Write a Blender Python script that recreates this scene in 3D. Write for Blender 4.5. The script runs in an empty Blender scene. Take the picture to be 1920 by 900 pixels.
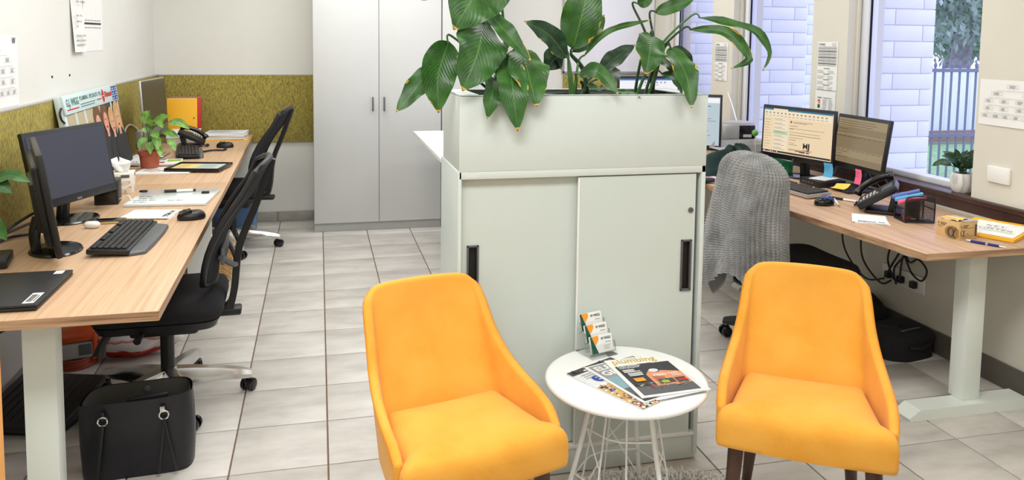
import bpy, bmesh, math, random
from mathutils import Vector as V, Matrix as M
PI = math.pi
rnd = random.Random(7)
SC = bpy.context.scene
COL = SC.collection

# ---------------------------------------------------------------- camera, sky, lamps, exposure
cam_d = bpy.data.cameras.new('camera')
cam = bpy.data.objects.new('camera', cam_d)
COL.objects.link(cam)
SC.camera = cam
cam_d.sensor_width = 36.0
cam_d.lens = 27.80
cam_d.shift_y = -0.1317
cam_d.clip_start = 0.05
def _rot(p, y, r):
    cy, sy, cp, sp = math.cos(y), math.sin(y), math.cos(p), math.sin(p)
    f = V((sy * cp, cy * cp, -sp)); rt = V((cy, -sy, 0)); dn = f.cross(rt)
    a = rt * math.cos(r) + dn * math.sin(r); b = -rt * math.sin(r) + dn * math.cos(r)
    return M((a, -b, -f)).transposed()
cam.matrix_world = M.Translation((0, 0, 1.501)) @ _rot(0.0836, 0.2403, -0.012).to_4x4()

world = bpy.data.worlds.new('overcast_sky')
SC.world = world
world.use_nodes = True
bg = world.node_tree.nodes['Background']
bg.inputs[0].default_value = (0.70, 0.75, 1.0, 1)
bg.inputs[1].default_value = 2.6

def area(name, loc, sx, sy, power, color):
    d = bpy.data.lights.new(name, 'AREA'); d.shape = 'RECTANGLE'; d.size = sx; d.size_y = sy
    d.energy = power; d.color = color
    o = bpy.data.objects.new(name, d); o.location = loc; COL.objects.link(o); return o
WARM = (0.985, 0.99, 0.985)
for i, (lx, ly) in enumerate(((-0.1, -1.3), (1.9, -1.3), (-0.1, 1.1), (1.9, 1.1), (-0.1, 3.4), (1.9, 3.4), (0.2, 5.4), (1.9, 5.4))):
    area('ceiling_lamp', (lx, ly, 2.66), 1.2, 0.6, (17, 9, 45, 22, 31, 15, 25, 17)[i], WARM)

SC.cycles.transparent_max_bounces = 32
vs = SC.view_settings
vs.view_transform = 'Standard'; vs.look = 'None'; vs.gamma = 1.0; vs.use_curve_mapping = False
vs.exposure = 0.0

# ---------------------------------------------------------------- materials
def srgb(r, g, b):
    f = lambda c: (c / 255 / 12.92) if c / 255 <= 0.04045 else ((c / 255 + 0.055) / 1.055) ** 2.4
    return (f(r), f(g), f(b), 1)
MATS = {}
class NT:
    def __init__(s, name):
        s.m = bpy.data.materials.new(name); s.m.use_nodes = True
        s.t = s.m.node_tree; s.b = s.t.nodes['Principled BSDF']
        s.tc = s.t.nodes.new('ShaderNodeTexCoord')
    def n(s, typ, **k):
        o = s.t.nodes.new('ShaderNode' + typ)
        for a, v in k.items(): setattr(o, a, v)
        return o
    def l(s, a, b): s.t.links.new(a, b)
    def mapped(s, scale, coord='Object', rot=(0, 0, 0)):
        mp = s.n('Mapping'); mp.inputs['Scale'].default_value = scale; mp.inputs['Rotation'].default_value = rot
        s.l(s.tc.outputs[coord], mp.inputs[0]); return mp.outputs[0]
    def noise(s, scale, vec=None, detail=4, rough=0.55):
        o = s.n('TexNoise'); o.inputs['Scale'].default_value = scale
        o.inputs['Detail'].default_value = detail; o.inputs['Roughness'].default_value = rough
        s.l(vec or s.tc.outputs['Object'], o.inputs['Vector']); return o.outputs[0]
    def ramp(s, fac, stops):
        o = s.n('ValToRGB'); e = o.color_ramp.elements
        while len(e) < len(stops): e.new(0.5)
        for el, (p, c) in zip(e, stops): el.position = p; el.color = c
        s.l(fac, o.inputs[0]); return o.outputs[0]
    def bump(s, h, strength=0.3, dist=0.002):
        o = s.n('Bump'); o.inputs['Strength'].default_value = strength; o.inputs['Distance'].default_value = dist
        s.l(h, o.inputs['Height']); s.l(o.outputs[0], s.b.inputs['Normal'])
def mat(name, rgb, rough=0.5, metal=0.0, var=0.05, vscale=6.0, bump=0.0, bscale=300.0, spec=0.5, coat=0.0, sheen=0.0):
    if name in MATS: return MATS[name]
    t = NT(name); c = srgb(*rgb)
    lo = tuple(max(0, x * (1 - var)) for x in c[:3]) + (1,); hi = tuple(min(1, x * (1 + var)) for x in c[:3]) + (1,)
    t.l(t.ramp(t.noise(vscale), ((0.3, lo), (0.7, hi))), t.b.inputs['Base Color'])
    t.b.inputs['Roughness'].default_value = rough; t.b.inputs['Metallic'].default_value = metal
    t.b.inputs['Specular IOR Level'].default_value = spec
    t.b.inputs['Coat Weight'].default_value = coat
    if sheen: t.b.inputs['Sheen Weight'].default_value = sheen
    if bump: t.bump(t.noise(bscale, detail=2), bump, 0.001)
    MATS[name] = t.m; return t.m
def emis(name, rgb, strength=1.0):
    if name in MATS: return MATS[name]
    t = NT(name); c = srgb(*rgb)
    t.b.inputs['Base Color'].default_value = (0.01, 0.01, 0.01, 1); t.b.inputs['Roughness'].default_value = 0.35
    t.b.inputs['Emission Color'].default_value = c; t.b.inputs['Emission Strength'].default_value = strength
    MATS[name] = t.m; return t.m
def glassy(name, tint, fres=0.08, rough=0.02):
    t = NT(name); t.t.nodes.remove(t.b)
    tr = t.n('BsdfTransparent'); tr.inputs[0].default_value = tint
    gl = t.n('BsdfGlossy'); gl.inputs['Roughness'].default_value = rough
    mx = t.n('MixShader'); lw = t.n('LayerWeight'); lw.inputs[0].default_value = fres
    t.l(lw.outputs['Fresnel'], mx.inputs[0]); t.l(tr.outputs[0], mx.inputs[1]); t.l(gl.outputs[0], mx.inputs[2])
    t.l(mx.outputs[0], t.t.nodes['Material Output'].inputs[0]); MATS[name] = t.m; return t.m

M_wall = mat('wall_paint', (228, 227, 220), 0.75, var=0.012, bump=0.08, bscale=120)
M_wallr = mat('wall_paint_cream', (220, 216, 202), 0.75, var=0.012, bump=0.08, bscale=120)
M_ceil = mat('ceiling_paint', (238, 236, 230), 0.9)
M_skirt = mat('skirting_tile', (160, 156, 148), 0.45, var=0.12, vscale=9)
M_skirtd = mat('skirting_dark', (98, 94, 86), 0.5, var=0.1)
M_grout = mat('grout', (118, 98, 80), 0.9, var=0.15, vscale=20)
M_cupb = mat('cupboard_laminate', (205, 206, 204), 0.45, var=0.01)
M_cupk = mat('cupboard_kick', (178, 180, 176), 0.5, var=0.02)
M_steel = mat('white_steel', (212, 221, 216), 0.32, var=0.01, bump=0.03, bscale=500)
M_steel_d = mat('white_steel_door', (208, 218, 212), 0.35, var=0.01)
M_desk_w = mat('desk_white_metal', (226, 232, 224), 0.4, var=0.01)
M_black = mat('black_plastic', (24, 24, 26), 0.42, var=0.1, bump=0.1, bscale=900)
M_blackg = mat('black_gloss', (14, 14, 16), 0.16, var=0.05)
M_blackf = mat('black_fabric', (22, 22, 25), 0.9, var=0.2, vscale=40, bump=0.4, bscale=700)
M_mesh = mat('black_mesh', (20, 20, 22), 0.8, var=0.2, vscale=60, bump=0.5, bscale=900)
M_grey = mat('grey_plastic', (90, 92, 94), 0.5)
M_greyl = mat('light_grey_plastic', (178, 176, 170), 0.5)
M_dark = mat('gasket_and_gap_shade', (18, 18, 18), 0.9)
M_alu = mat('polished_aluminium', (200, 200, 198), 0.22, 1.0, var=0.03)
M_silver = mat('silver', (196, 196, 194), 0.35, 0.9)
M_chrome = mat('chrome', (225, 225, 225), 0.08, 1.0)
M_gold = mat('gold_case', (200, 172, 110), 0.35, 0.6)
M_white = mat('white_plastic', (240, 240, 236), 0.35, var=0.01)
M_paper = mat('paper', (240, 240, 236), 0.8, var=0.015, vscale=15)
M_paper2 = mat('paper_grey_white', (222, 224, 226), 0.8, var=0.03, vscale=15)
M_ink = mat('ink_black', (45, 45, 48), 0.7)
M_inkg = mat('ink_grey', (150, 150, 152), 0.7)
M_inkgr = mat('ink_dark_green', (24, 72, 60), 0.7)
M_orange = mat('orange_print', (246, 160, 44), 0.6)
M_green = mat('green_print', (16, 84, 66), 0.6)
M_red = mat('red_print', (196, 44, 40), 0.55)
M_blue = mat('blue_print', (40, 70, 160), 0.55)
M_yel = mat('yellow_card', (250, 186, 40), 0.6, var=0.03)
M_wood_d = mat('walnut_leg', (72, 46, 34), 0.45, var=0.35, vscale=14, bump=0.1, bscale=80)
M_sill = mat('dark_sill_wood', (62, 38, 32), 0.35, var=0.3, vscale=12)
M_upvc = mat('window_frame_white', (232, 234, 240), 0.4, var=0.01)
M_terra = mat('terracotta', (176, 92, 66), 0.8, var=0.15, vscale=30)
M_soil = mat('potting_soil', (42, 32, 26), 0.95, var=0.4, vscale=60, bump=0.6, bscale=90)
M_card = mat('brown_cardboard', (214, 178, 124), 0.8, var=0.04, vscale=30)
M_wicker = mat('wicker', (186, 146, 92), 0.7, var=0.25, vscale=60)
M_screen = mat('dark_screen', (52, 54, 62), 0.28, var=0.02)
M_leather = mat('black_leather', (22, 23, 30), 0.42, var=0.12, vscale=20, bump=0.3, bscale=350)
M_lining = mat('bag_lining', (70, 68, 62), 0.8, var=0.15)
M_stick_b = mat('sticky_blue', (90, 180, 226), 0.7)
M_stick_p = mat('sticky_pink', (250, 110, 150), 0.7)
M_stick_y = mat('sticky_yellow', (250, 214, 96), 0.7)
M_rug = mat('rug_wool', (255, 252, 244), 0.95, var=0.08, vscale=30)
M_blueb = mat('blue_tub', (104, 140, 188), 0.5)
M_oplast = mat('orange_plastic', (214, 84, 34), 0.3, var=0.06)
M_jacket = mat('dark_green_cloth', (22, 46, 42), 0.9, var=0.2, vscale=30, bump=0.5, bscale=200)
M_grass = mat('lawn', (140, 182, 126), 0.95, var=0.3, vscale=14)
M_fence = mat('fence_steel', (116, 120, 136), 0.5)
M_board = mat('board_fence_white', (226, 232, 240), 0.7, var=0.03)
M_mortar = mat('mortar', (214, 216, 222), 0.9)
M_block = mat('painted_block', (234, 236, 240), 0.8, var=0.03, vscale=8, bump=0.35, bscale=70)
M_bark = mat('bark', (140, 138, 140), 0.9, var=0.3, vscale=12, bump=0.6, bscale=30)
M_treeleaf = mat('gum_leaf', (142, 160, 146), 0.8, var=0.35, vscale=2)
M_brown = mat('brown_kerb', (150, 120, 110), 0.9)

def make_tile_mat(name, a, b, c):
    t = NT(name)
    oi = t.n('ObjectInfo'); ad = t.n('VectorMath', operation='ADD'); sc = t.n('VectorMath', operation='SCALE')
    cb = t.n('CombineXYZ'); t.l(oi.outputs['Random'], cb.inputs[0]); t.l(oi.outputs['Random'], cb.inputs[1])
    sc.inputs['Scale'].default_value = 37.0; t.l(cb.outputs[0], sc.inputs[0])
    t.l(t.mapped((1.0, 2.6, 1.0)), ad.inputs[0]); t.l(sc.outputs[0], ad.inputs[1])
    n1 = t.noise(3.4, ad.outputs[0], 5, 0.6)
    t.l(t.ramp(n1, ((0.28, srgb(*a)), (0.5, srgb(*b)), (0.7, srgb(*c)))), t.b.inputs['Base Color'])
    t.bump(t.noise(26, ad.outputs[0], 5), 0.25, 0.002)
    t.b.inputs['Roughness'].default_value = 0.42
    MATS[name] = t.m; return t.m
M_tile = make_tile_mat('floor_tile', (178, 173, 166), (200, 195, 187), (212, 207, 200))

def make_wood(name, base, dark, light, axis):
    t = NT(name)
    s = (1.2, 55, 55) if axis == 'x' else (55, 1.0, 55)
    n1 = t.noise(1.6, t.mapped(s), 6, 0.6)
    s2 = (3, 160, 160) if axis == 'x' else (160, 3, 160)
    n2 = t.noise(1.0, t.mapped(s2), 3, 0.6)
    mx = t.n('Math', operation='MULTIPLY_ADD'); t.l(n2, mx.inputs[0]); mx.inputs[1].default_value = 0.45; t.l(n1, mx.inputs[2])
    sb = t.n('Math', operation='SUBTRACT'); t.l(mx.outputs[0], sb.inputs[0]); sb.inputs[1].default_value = 0.225
    t.l(t.ramp(sb.outputs[0], ((0.32, srgb(*dark)), (0.5, srgb(*base)), (0.68, srgb(*light)))), t.b.inputs['Base Color'])
    t.b.inputs['Roughness'].default_value = 0.42
    t.bump(n2, 0.06, 0.001)
    MATS[name] = t.m; return t.m
M_oak = make_wood('oak_laminate', (202, 167, 132), (188, 152, 117), (210, 177, 143), 'y')
M_oakr = make_wood('oak_laminate_right', (196, 160, 128), (174, 138, 108), (210, 178, 148), 'y')
M_edge_y = make_wood('oak_edge_long', (176, 138, 104), (140, 106, 80), (200, 164, 130), 'y')
M_edge = make_wood('oak_edge', (176, 138, 104), (128, 96, 72), (206, 172, 136), 'x')

def make_pin(name, rot):
    t = NT(name)
    v = t.mapped((210, 210, 44))
    n1 = t.noise(1.0, v, 3, 0.7)
    col = t.ramp(n1, ((0.33, srgb(84, 78, 46)), (0.45, srgb(148, 135, 66)), (0.56, srgb(166, 151, 74)), (0.68, srgb(196, 178, 86))))
    t.l(col, t.b.inputs['Base Color']); t.b.inputs['Roughness'].default_value = 0.95
    t.bump(n1, 0.4, 0.002); MATS[name] = t.m; return t.m
M_pin = make_pin('pinboard_fabric', False)

def make_fabric(name, base, dk, lt):
    t = NT(name)
    n1 = t.noise(7, detail=4); n2 = t.noise(420, detail=2)
    mx = t.n('Math', operation='MULTIPLY_ADD'); t.l(n2, mx.inputs[0]); mx.inputs[1].default_value = 0.35; t.l(n1, mx.inputs[2])
    sb = t.n('Math', operation='SUBTRACT'); t.l(mx.outputs[0], sb.inputs[0]); sb.inputs[1].default_value = 0.175
    t.l(t.ramp(sb.outputs[0], ((0.3, srgb(*dk)), (0.5, srgb(*base)), (0.7, srgb(*lt)))), t.b.inputs['Base Color'])
    t.b.inputs['Roughness'].default_value = 0.9; t.b.inputs['Sheen Weight'].default_value = 0.15
    t.b.inputs['Specular IOR Level'].default_value = 0.2
    t.bump(n2, 0.35, 0.001); MATS[name] = t.m; return t.m
M_must = make_fabric('mustard_fabric', (238, 170, 66), (231, 160, 56), (242, 177, 76))
M_must_d = mat('mustard_thread', (214, 136, 26), 0.9)
M_knit = make_fabric('grey_knit', (150, 149, 147), (122, 121, 120), (172, 171, 169))

def make_leaf(name, dk, md, lt, vein):
    t = NT(name)
    uv = t.n('UVMap'); sp = t.n('SeparateXYZ'); t.l(uv.outputs[0], sp.inputs[0])
    # x across -1..1 (stored 0..1), y along
    ab = t.n('Math', operation='MULTIPLY_ADD'); t.l(sp.outputs[0], ab.inputs[0]); ab.inputs[1].default_value = 2; ab.inputs[2].default_value = -1
    aa = t.n('Math', operation='ABSOLUTE'); t.l(ab.outputs[0], aa.inputs[0])
    ph = t.n('Math', operation='MULTIPLY_ADD'); t.l(aa.outputs[0], ph.inputs[0]); ph.inputs[1].default_value = -0.35; t.l(sp.outputs[1], ph.inputs[2])
    ml = t.n('Math', operation='MULTIPLY'); t.l(ph.outputs[0], ml.inputs[0]); ml.inputs[1].default_value = 95
    si = t.n('Math', operation='SINE'); t.l(ml.outputs[0], si.inputs[0])
    n1 = t.noise(22, detail=3)
    ad = t.n('Math', operation='MULTIPLY_ADD'); t.l(si.outputs[0], ad.inputs[0]); ad.inputs[1].default_value = 0.035; t.l(n1, ad.inputs[2])
    col = t.ramp(ad.outputs[0], ((0.3, srgb(*dk)), (0.5, srgb(*md)), (0.72, srgb(*lt))))
    rib = t.ramp(aa.outputs[0], ((0.0, (1, 1, 1, 1)), (0.055, (0, 0, 0, 1))))
    mx = t.n('Mix', data_type='RGBA'); t.l(rib, mx.inputs[0]); t.l(col, mx.inputs[6]); mx.inputs[7].default_value = srgb(*vein)
    at = t.n('Attribute'); at.attribute_name = 'burn'
    b1 = t.ramp(at.outputs['Fac'], ((0.0, (0, 0, 0, 1)), (0.45, (0, 0, 0, 1)), (0.6, (1, 1, 1, 1))))
    bc = t.ramp(at.outputs['Fac'], ((0.55, srgb(216, 186, 60)), (0.75, srgb(196, 140, 50)), (0.9, srgb(110, 66, 40))))
    mb = t.n('Mix', data_type='RGBA'); t.l(b1, mb.inputs[0]); t.l(mx.outputs[2], mb.inputs[6]); t.l(bc, mb.inputs[7])
    t.l(mb.outputs[2], t.b.inputs['Base Color'])
    t.b.inputs['Roughness'].default_value = 0.38; t.b.inputs['Subsurface Weight'].default_value = 0.0
    t.bump(si.outputs[0], 0.14, 0.002); MATS[name] = t.m; return t.m
M_leaf = make_leaf('peace_lily_leaf', (31, 70, 21), (45, 92, 29), (62, 111, 40), (90, 134, 60))
M_leaf2 = make_leaf('young_leaf', (70, 120, 46), (106, 156, 62), (150, 190, 92), (190, 214, 140))
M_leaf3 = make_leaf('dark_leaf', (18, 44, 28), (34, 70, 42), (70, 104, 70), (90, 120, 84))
M_stem = mat('plant_stem', (70, 112, 52), 0.45, var=0.15, vscale=20)
M_stemd = mat('plant_stem_dark', (34, 66, 34), 0.45, var=0.2, vscale=20)

def make_marble():
    t = NT('marbled_pot')
    w = t.n('TexWave'); w.inputs['Scale'].default_value = 9; w.inputs['Distortion'].default_value = 6; w.inputs['Detail'].default_value = 3
    t.l(t.mapped((1.2, 1.2, 0.3)), w.inputs[0])
    t.l(t.ramp(w.outputs[1], ((0.0, srgb(196, 194, 188)), (0.35, srgb(230, 228, 224)), (1, srgb(240, 238, 234)))), t.b.inputs['Base Color'])
    t.b.inputs['Roughness'].default_value = 0.6; MATS['marbled_pot'] = t.m; return t.m
M_marble = make_marble()
M_glass = glassy('window_glass', (0.93, 0.90, 1.0, 1), 0.10)
M_acr = glassy('clear_acrylic', (0.975, 0.98, 0.98, 1), 0.12, 0.05)
M_mglass = mat('glass_board', (224, 232, 230), 0.08, var=0.01)

# ---------------------------------------------------------------- mesh helpers
class MB:
    def __init__(s, m=None): s.bm = bmesh.new(); s.m = m or M.Identity(4)
    def _add(s, verts, mt):
        bmesh.ops.transform(s.bm, matrix=s.m @ mt, verts=verts)
    def box(s, c, d, bev=0.0, rot=None, seg=2):
        r = bmesh.ops.create_cube(s.bm, size=1.0)
        vs_ = r['verts']
        bmesh.ops.scale(s.bm, vec=d, verts=vs_)
        if bev > 0:
            es = list({e for v in vs_ for e in v.link_edges})
            g = bmesh.ops.bevel(s.bm, geom=es, offset=min(bev, min(d) * 0.49), segments=seg, profile=0.5, affect='EDGES')
            vs_ = list({v for f in g['faces'] for v in f.verts} | {v for v in vs_ if v.is_valid})
            seen = set(vs_); st = list(vs_)
            while st:
                v = st.pop()
                for e in v.link_edges:
                    o = e.other_vert(v)
                    if o not in seen: seen.add(o); st.append(o)
            vs_ = list(seen)
        mt = M.Translation(c)
        if rot is not None: mt = mt @ rot.to_4x4()
        s._add(vs_, mt); return s
    def cyl(s, p0, p1, r0, r1=None, n=16):
        r1 = r0 if r1 is None else r1
        return s.tube([p0, p1], [r0, r1], n)
    def tube(s, pts, r, n=8, closed=False, cap=True):
        pts = [V(p) for p in pts]; k = len(pts)
        rs = r if isinstance(r, (list, tuple)) else [r] * k
        rings = []; up = None
        for i, p in enumerate(pts):
            if closed: t = pts[(i + 1) % k] - pts[i - 1]
            else: t = pts[min(i + 1, k - 1)] - pts[max(i - 1, 0)]
            if t.length < 1e-9: t = V((0, 0, 1))
            t.normalize()
            if up is None: up = V((0, 0, 1)) if abs(t.z) < 0.9 else V((1, 0, 0))
            a = t.cross(up)
            if a.length < 1e-6: a = t.cross(V((0.3, 1, 0.2)))
            a.normalize(); b = a.cross(t); up = b
            rings.append([s.bm.verts.new(s.m @ (p + (a * math.cos(2 * PI * j / n) + b * math.sin(2 * PI * j / n)) * rs[i])) for j in range(n)])
        for i in range(k if closed else k - 1):
            A, B = rings[i], rings[(i + 1) % k]
            for j in range(n): s.bm.faces.new((A[j], A[(j + 1) % n], B[(j + 1) % n], B[j]))
        if cap and not closed:
            s.bm.faces.new(rings[0][::-1]); s.bm.faces.new(rings[-1])
        return s
    def lathe(s, prof, c=(0, 0, 0), n=24, cap=True):
        c = V(c); rings = []
        for r, z in prof:
            rings.append([s.bm.verts.new(s.m @ (c + V((r * math.cos(2 * PI * j / n), r * math.sin(2 * PI * j / n), z)))) for j in range(n)])
        for A, B in zip(rings, rings[1:]):
            for j in range(n): s.bm.faces.new((A[j], A[(j + 1) % n], B[(j + 1) % n], B[j]))
        if cap: s.bm.faces.new(rings[0][::-1]); s.bm.faces.new(rings[-1])
        return s
    def prism(s, poly, z0, z1, bev=0.0):
        a = [s.bm.verts.new((x, y, z0)) for x, y in poly]; b = [s.bm.verts.new((x, y, z1)) for x, y in poly]
        n = len(poly)
        s.bm.faces.new(a[::-1]); s.bm.faces.new(b)
        for i in range(n): s.bm.faces.new((a[i], a[(i + 1) % n], b[(i + 1) % n], b[i]))
        vs_ = a + b
        if bev:
            es = list({e for v in vs_ for e in v.link_edges})
            g = bmesh.ops.bevel(s.bm, geom=es, offset=bev, segments=2, profile=0.5, affect='EDGES')
            vs_ = list({v for f in g['faces'] for v in f.verts})
            seen = set(vs_); st = list(vs_)
            while st:
                v = st.pop()
                for e in v.link_edges:
                    o = e.other_vert(v)
                    if o not in seen: seen.add(o); st.append(o)
            vs_ = list(seen)
        bmesh.ops.transform(s.bm, matrix=s.m, verts=vs_)
        return s
    def grid(s, fn, nu, nv, closed_u=False):
        vs_ = [[s.bm.verts.new(s.m @ V(fn(i / nu, j / nv))) for j in range(nv + 1)] for i in range(nu if closed_u else nu + 1)]
        for i in range(nu):
            for j in range(nv):
                a, b = vs_[i], vs_[(i + 1) % len(vs_)]
                s.bm.faces.new((a[j], b[j], b[j + 1], a[j + 1]))
        return s
    def build(s, name, material, parent=None, angle=38, smooth=True, loc=None):
        bmesh.ops.recalc_face_normals(s.bm, faces=s.bm.faces)
        me = bpy.data.meshes.new(name); s.bm.to_mesh(me); s.bm.free()
        for mm in (material if isinstance(material, (list, tuple)) else [material]): me.materials.append(mm)
        if smooth and len(me.polygons):
            me.polygons.foreach_set('use_smooth', [True] * len(me.polygons))
            me.set_sharp_from_angle(angle=math.radians(angle))
        o = bpy.data.objects.new(name, me); COL.objects.link(o)
        if parent: o.parent = parent
        if loc: o.location = loc
        return o
def BX(c, d, bev=0.0, rot=None): return MB().box(c, d, bev, rot)
def tag(o, label=None, cat=None, group=None, kind=None):
    if label: o['label'] = label
    if cat: o['category'] = cat
    if group: o['group'] = group
    if kind: o['kind'] = kind
    return o
def thing(name, label, cat, loc=(0, 0, 0), rz=0.0, group=None):
    o = bpy.data.objects.new(name, None); COL.objects.link(o)
    o.location = loc; o.rotation_euler = (0, 0, rz); o.empty_display_size = 0.05
    return tag(o, label, cat, group)
def holder(name, parent, mw):
    pass
def dup(root, loc, rz, label=None):
    r = root.copy(); COL.objects.link(r); r.location = loc; r.rotation_euler = (0, 0, rz)
    if label: r['label'] = label
    for ch in list(root.children):
        c = ch.copy(); COL.objects.link(c); c.parent = r
        for g in list(ch.children):
            d = g.copy(); COL.objects.link(d); d.parent = c
    return r
def smooth_path(pts, n=8):
    pts = [V(p) for p in pts]; out = []
    for i in range(len(pts) - 1):
        p0, p1, p2, p3 = pts[max(i - 1, 0)], pts[i], pts[i + 1], pts[min(i + 2, len(pts) - 1)]
        for k in range(n):
            t = k / n
            out.append(0.5 * ((2 * p1) + (-p0 + p2) * t + (2 * p0 - 5 * p1 + 4 * p2 - p3) * t * t + (-p0 + 3 * p1 - 3 * p2 + p3) * t ** 3))
    out.append(pts[-1]); return out
def structure(o): o['kind'] = 'structure'; return o

_TXT = {}
def text_faces(txt, bold=0.0):
    key = (txt, bold)
    if key not in _TXT:
        cu = bpy.data.curves.new('t', 'FONT'); cu.body = txt; cu.size = 1.0; cu.resolution_u = 3; cu.offset = bold
        ob = bpy.data.objects.new('t', cu)
        me = bpy.data.meshes.new_from_object(ob)
        vsx = [v.co.xy.copy() for v in me.vertices]; fs = [list(p.vertices) for p in me.polygons]
        bpy.data.objects.remove(ob); bpy.data.curves.remove(cu); bpy.data.meshes.remove(me)
        _TXT[key] = (vsx, fs)
    return _TXT[key]
class Print:
    """flat print on a surface: o origin (lower left), ux/uy unit axes"""
    def __init__(s, o, ux, uy, lift=0.0006):
        s.o, s.ux, s.uy = V(o), V(ux).normalized(), V(uy).normalized(); s.n = s.ux.cross(s.uy).normalized()
        s.vs, s.fs, s.mi, s.mats = [], [], [], []; s.k = lift
    def _m(s, m):
        if m not in s.mats: s.mats.append(m)
        return s.mats.index(m)
    def P(s, x, y): return s.o + s.ux * x + s.uy * y + s.n * s.k
    def poly(s, pts, m):
        b = len(s.vs); s.vs += [s.P(x, y) for x, y in pts]; s.fs.append(list(range(b, b + len(pts)))); s.mi.append(s._m(m)); s.k += 0.000004
        return s
    def rect(s, x, y, w, h, m): return s.poly([(x, y), (x + w, y), (x + w, y + h), (x, y + h)], m)
    def layer(s, d=0.0003): s.k += d; return s
    def ell(s, x, y, a, b, m, n=18, a0=0, a1=2 * PI): return s.poly([(x + a * math.cos(a0 + (a1 - a0) * i / n), y + b * math.sin(a0 + (a1 - a0) * i / n)) for i in range(n + (a1 - a0 < 6))], m)
    def text(s, txt, x, y, size, m, bold=0.0, sx=1.0, width=None, skew=0.0):
        vx, fs = text_faces(txt, bold)
        if not vx: return s
        if width:
            mn = min(v.x for v in vx); mxx = max(v.x for v in vx); sx = width / ((mxx - mn) * size)
        b = len(s.vs); mi = s._m(m)
        s.vs += [s.P(x + (v.x + skew * v.y) * size * sx, y + v.y * size) for v in vx]
        s.fs += [[i + b for i in f] for f in fs]; s.mi += [mi] * len(fs); return s
    def lines(s, x, y, w, n, pitch, th, m, jit=0.3, seed=1):
        r = random.Random(seed)
        for i in range(n): s.rect(x, y - i * pitch, w * (1 - jit * r.random()), th, m)
        return s
    def build(s, name, parent):
        me = bpy.data.meshes.new(name); me.from_pydata([tuple(v) for v in s.vs], [], s.fs)
        for m in s.mats: me.materials.append(m)
        me.polygons.foreach_set('material_index', s.mi); me.update()
        o = bpy.data.objects.new(name, me); COL.objects.link(o); o.parent = parent; return o

# ---------------------------------------------------------------- the room
XL, XR, YB, YF, ZC = -1.233, 2.915, 6.6, -2.2, 2.7
# floor: grout bed + tiles
floor = structure(BX((0.86, 2.2, -0.035), (4.6, 9.2, 0.06)).build('floor', M_grout))
TS, TK = 0.333, 0.3281
TX0, TY0 = -0.3113, 6.0230
tile_me = None
for i in range(-3, 10):
    for j in range(-2, 14):
        x0, x1 = TX0 + i * TS, TX0 + (i + 1) * TS
        y1, y0 = TY0 - j * TK, TY0 - (j + 1) * TK
        if x1 < XL or x0 > XR or y0 > YB: continue
        if tile_me is None:
            o = BX((0, 0, 0), (TS - 0.006, TK - 0.005, 0.012), 0.0015).build('tile', M_tile, floor); tile_me = o.data
        else:
            o = bpy.data.objects.new('tile', tile_me); COL.objects.link(o); o.parent = floor
        o.location = ((x0 + x1) / 2, (y0 + y1) / 2, -0.006)
structure(BX((0.84, 2.2, ZC + 0.05), (4.6, 9.2, 0.1)).build('ceiling', M_ceil))
structure(BX((XL - 0.05, 2.2, ZC / 2 - 0.02), (0.1, 9.0, ZC + 0.1)).build('wall_left', M_wall))
structure(BX((0.84, YB + 0.05, ZC / 2 - 0.02), (4.5, 0.1, ZC + 0.1)).build('wall_back', M_wall))
structure(BX((0.84, YF - 0.05, ZC / 2 - 0.02), (4.5, 0.1, ZC + 0.1)).build('wall_front', M_wall))
w = MB(); WX = (XR + 3.15) / 2; WD = 3.15 - XR
w.box((WX, 2.2, 0.375), (WD, 9.0, 0.85)); w.box((WX, 2.2, 2.52), (WD, 9.0, 0.42))
WINS = [(2.99, 3.92), (4.25, 5.20), (5.51, 6.35)]
PIERS = [(-2.3, 2.99), (3.92, 4.25), (5.20, 5.51), (6.35, 6.7)]
for a, b in PIERS: w.box((WX, (a + b) / 2, 1.56), (WD, b - a, 1.55))
structure(w.build('wall_right', M_wallr))
# dark timber sill and apron running under the windows
s = MB(); s.box(((2.888 + 3.04) / 2, 2.9, 0.788), (3.04 - 2.888, 7.3, 0.026), 0.006)
sill = structure(s.build('trim_1', M_sill))
structure(BX((2.906, 2.9, 0.735), (0.018, 7.3, 0.08), 0.002).build('trim_2', M_sill))
structure(BX((2.908, 2.2, 0.055), (0.014, 8.7, 0.11), 0.002).build('baseboard_right', M_skirtd))
structure(BX((XL + 0.007, 2.2, 0.045), (0.014, 8.7, 0.09), 0.002).build('baseboard_left', M_skirt))
bb = structure(BX((0.84, YB - 0.003, 0.04), (4.1, 0.006, 0.078)).build('baseboard_back', M_grout))
tm = None
for i in range(-3, 4):
    xa = max(XL + 0.014, TX0 - 0.02 + i * TS); xb = TX0 - 0.02 + (i + 1) * TS
    if xb < XL: continue
    BX(((xa + xb) / 2, YB - 0.007, 0.04), (xb - xa - 0.005, 0.012, 0.078), 0.002).build('tile', M_skirt, bb)
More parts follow.
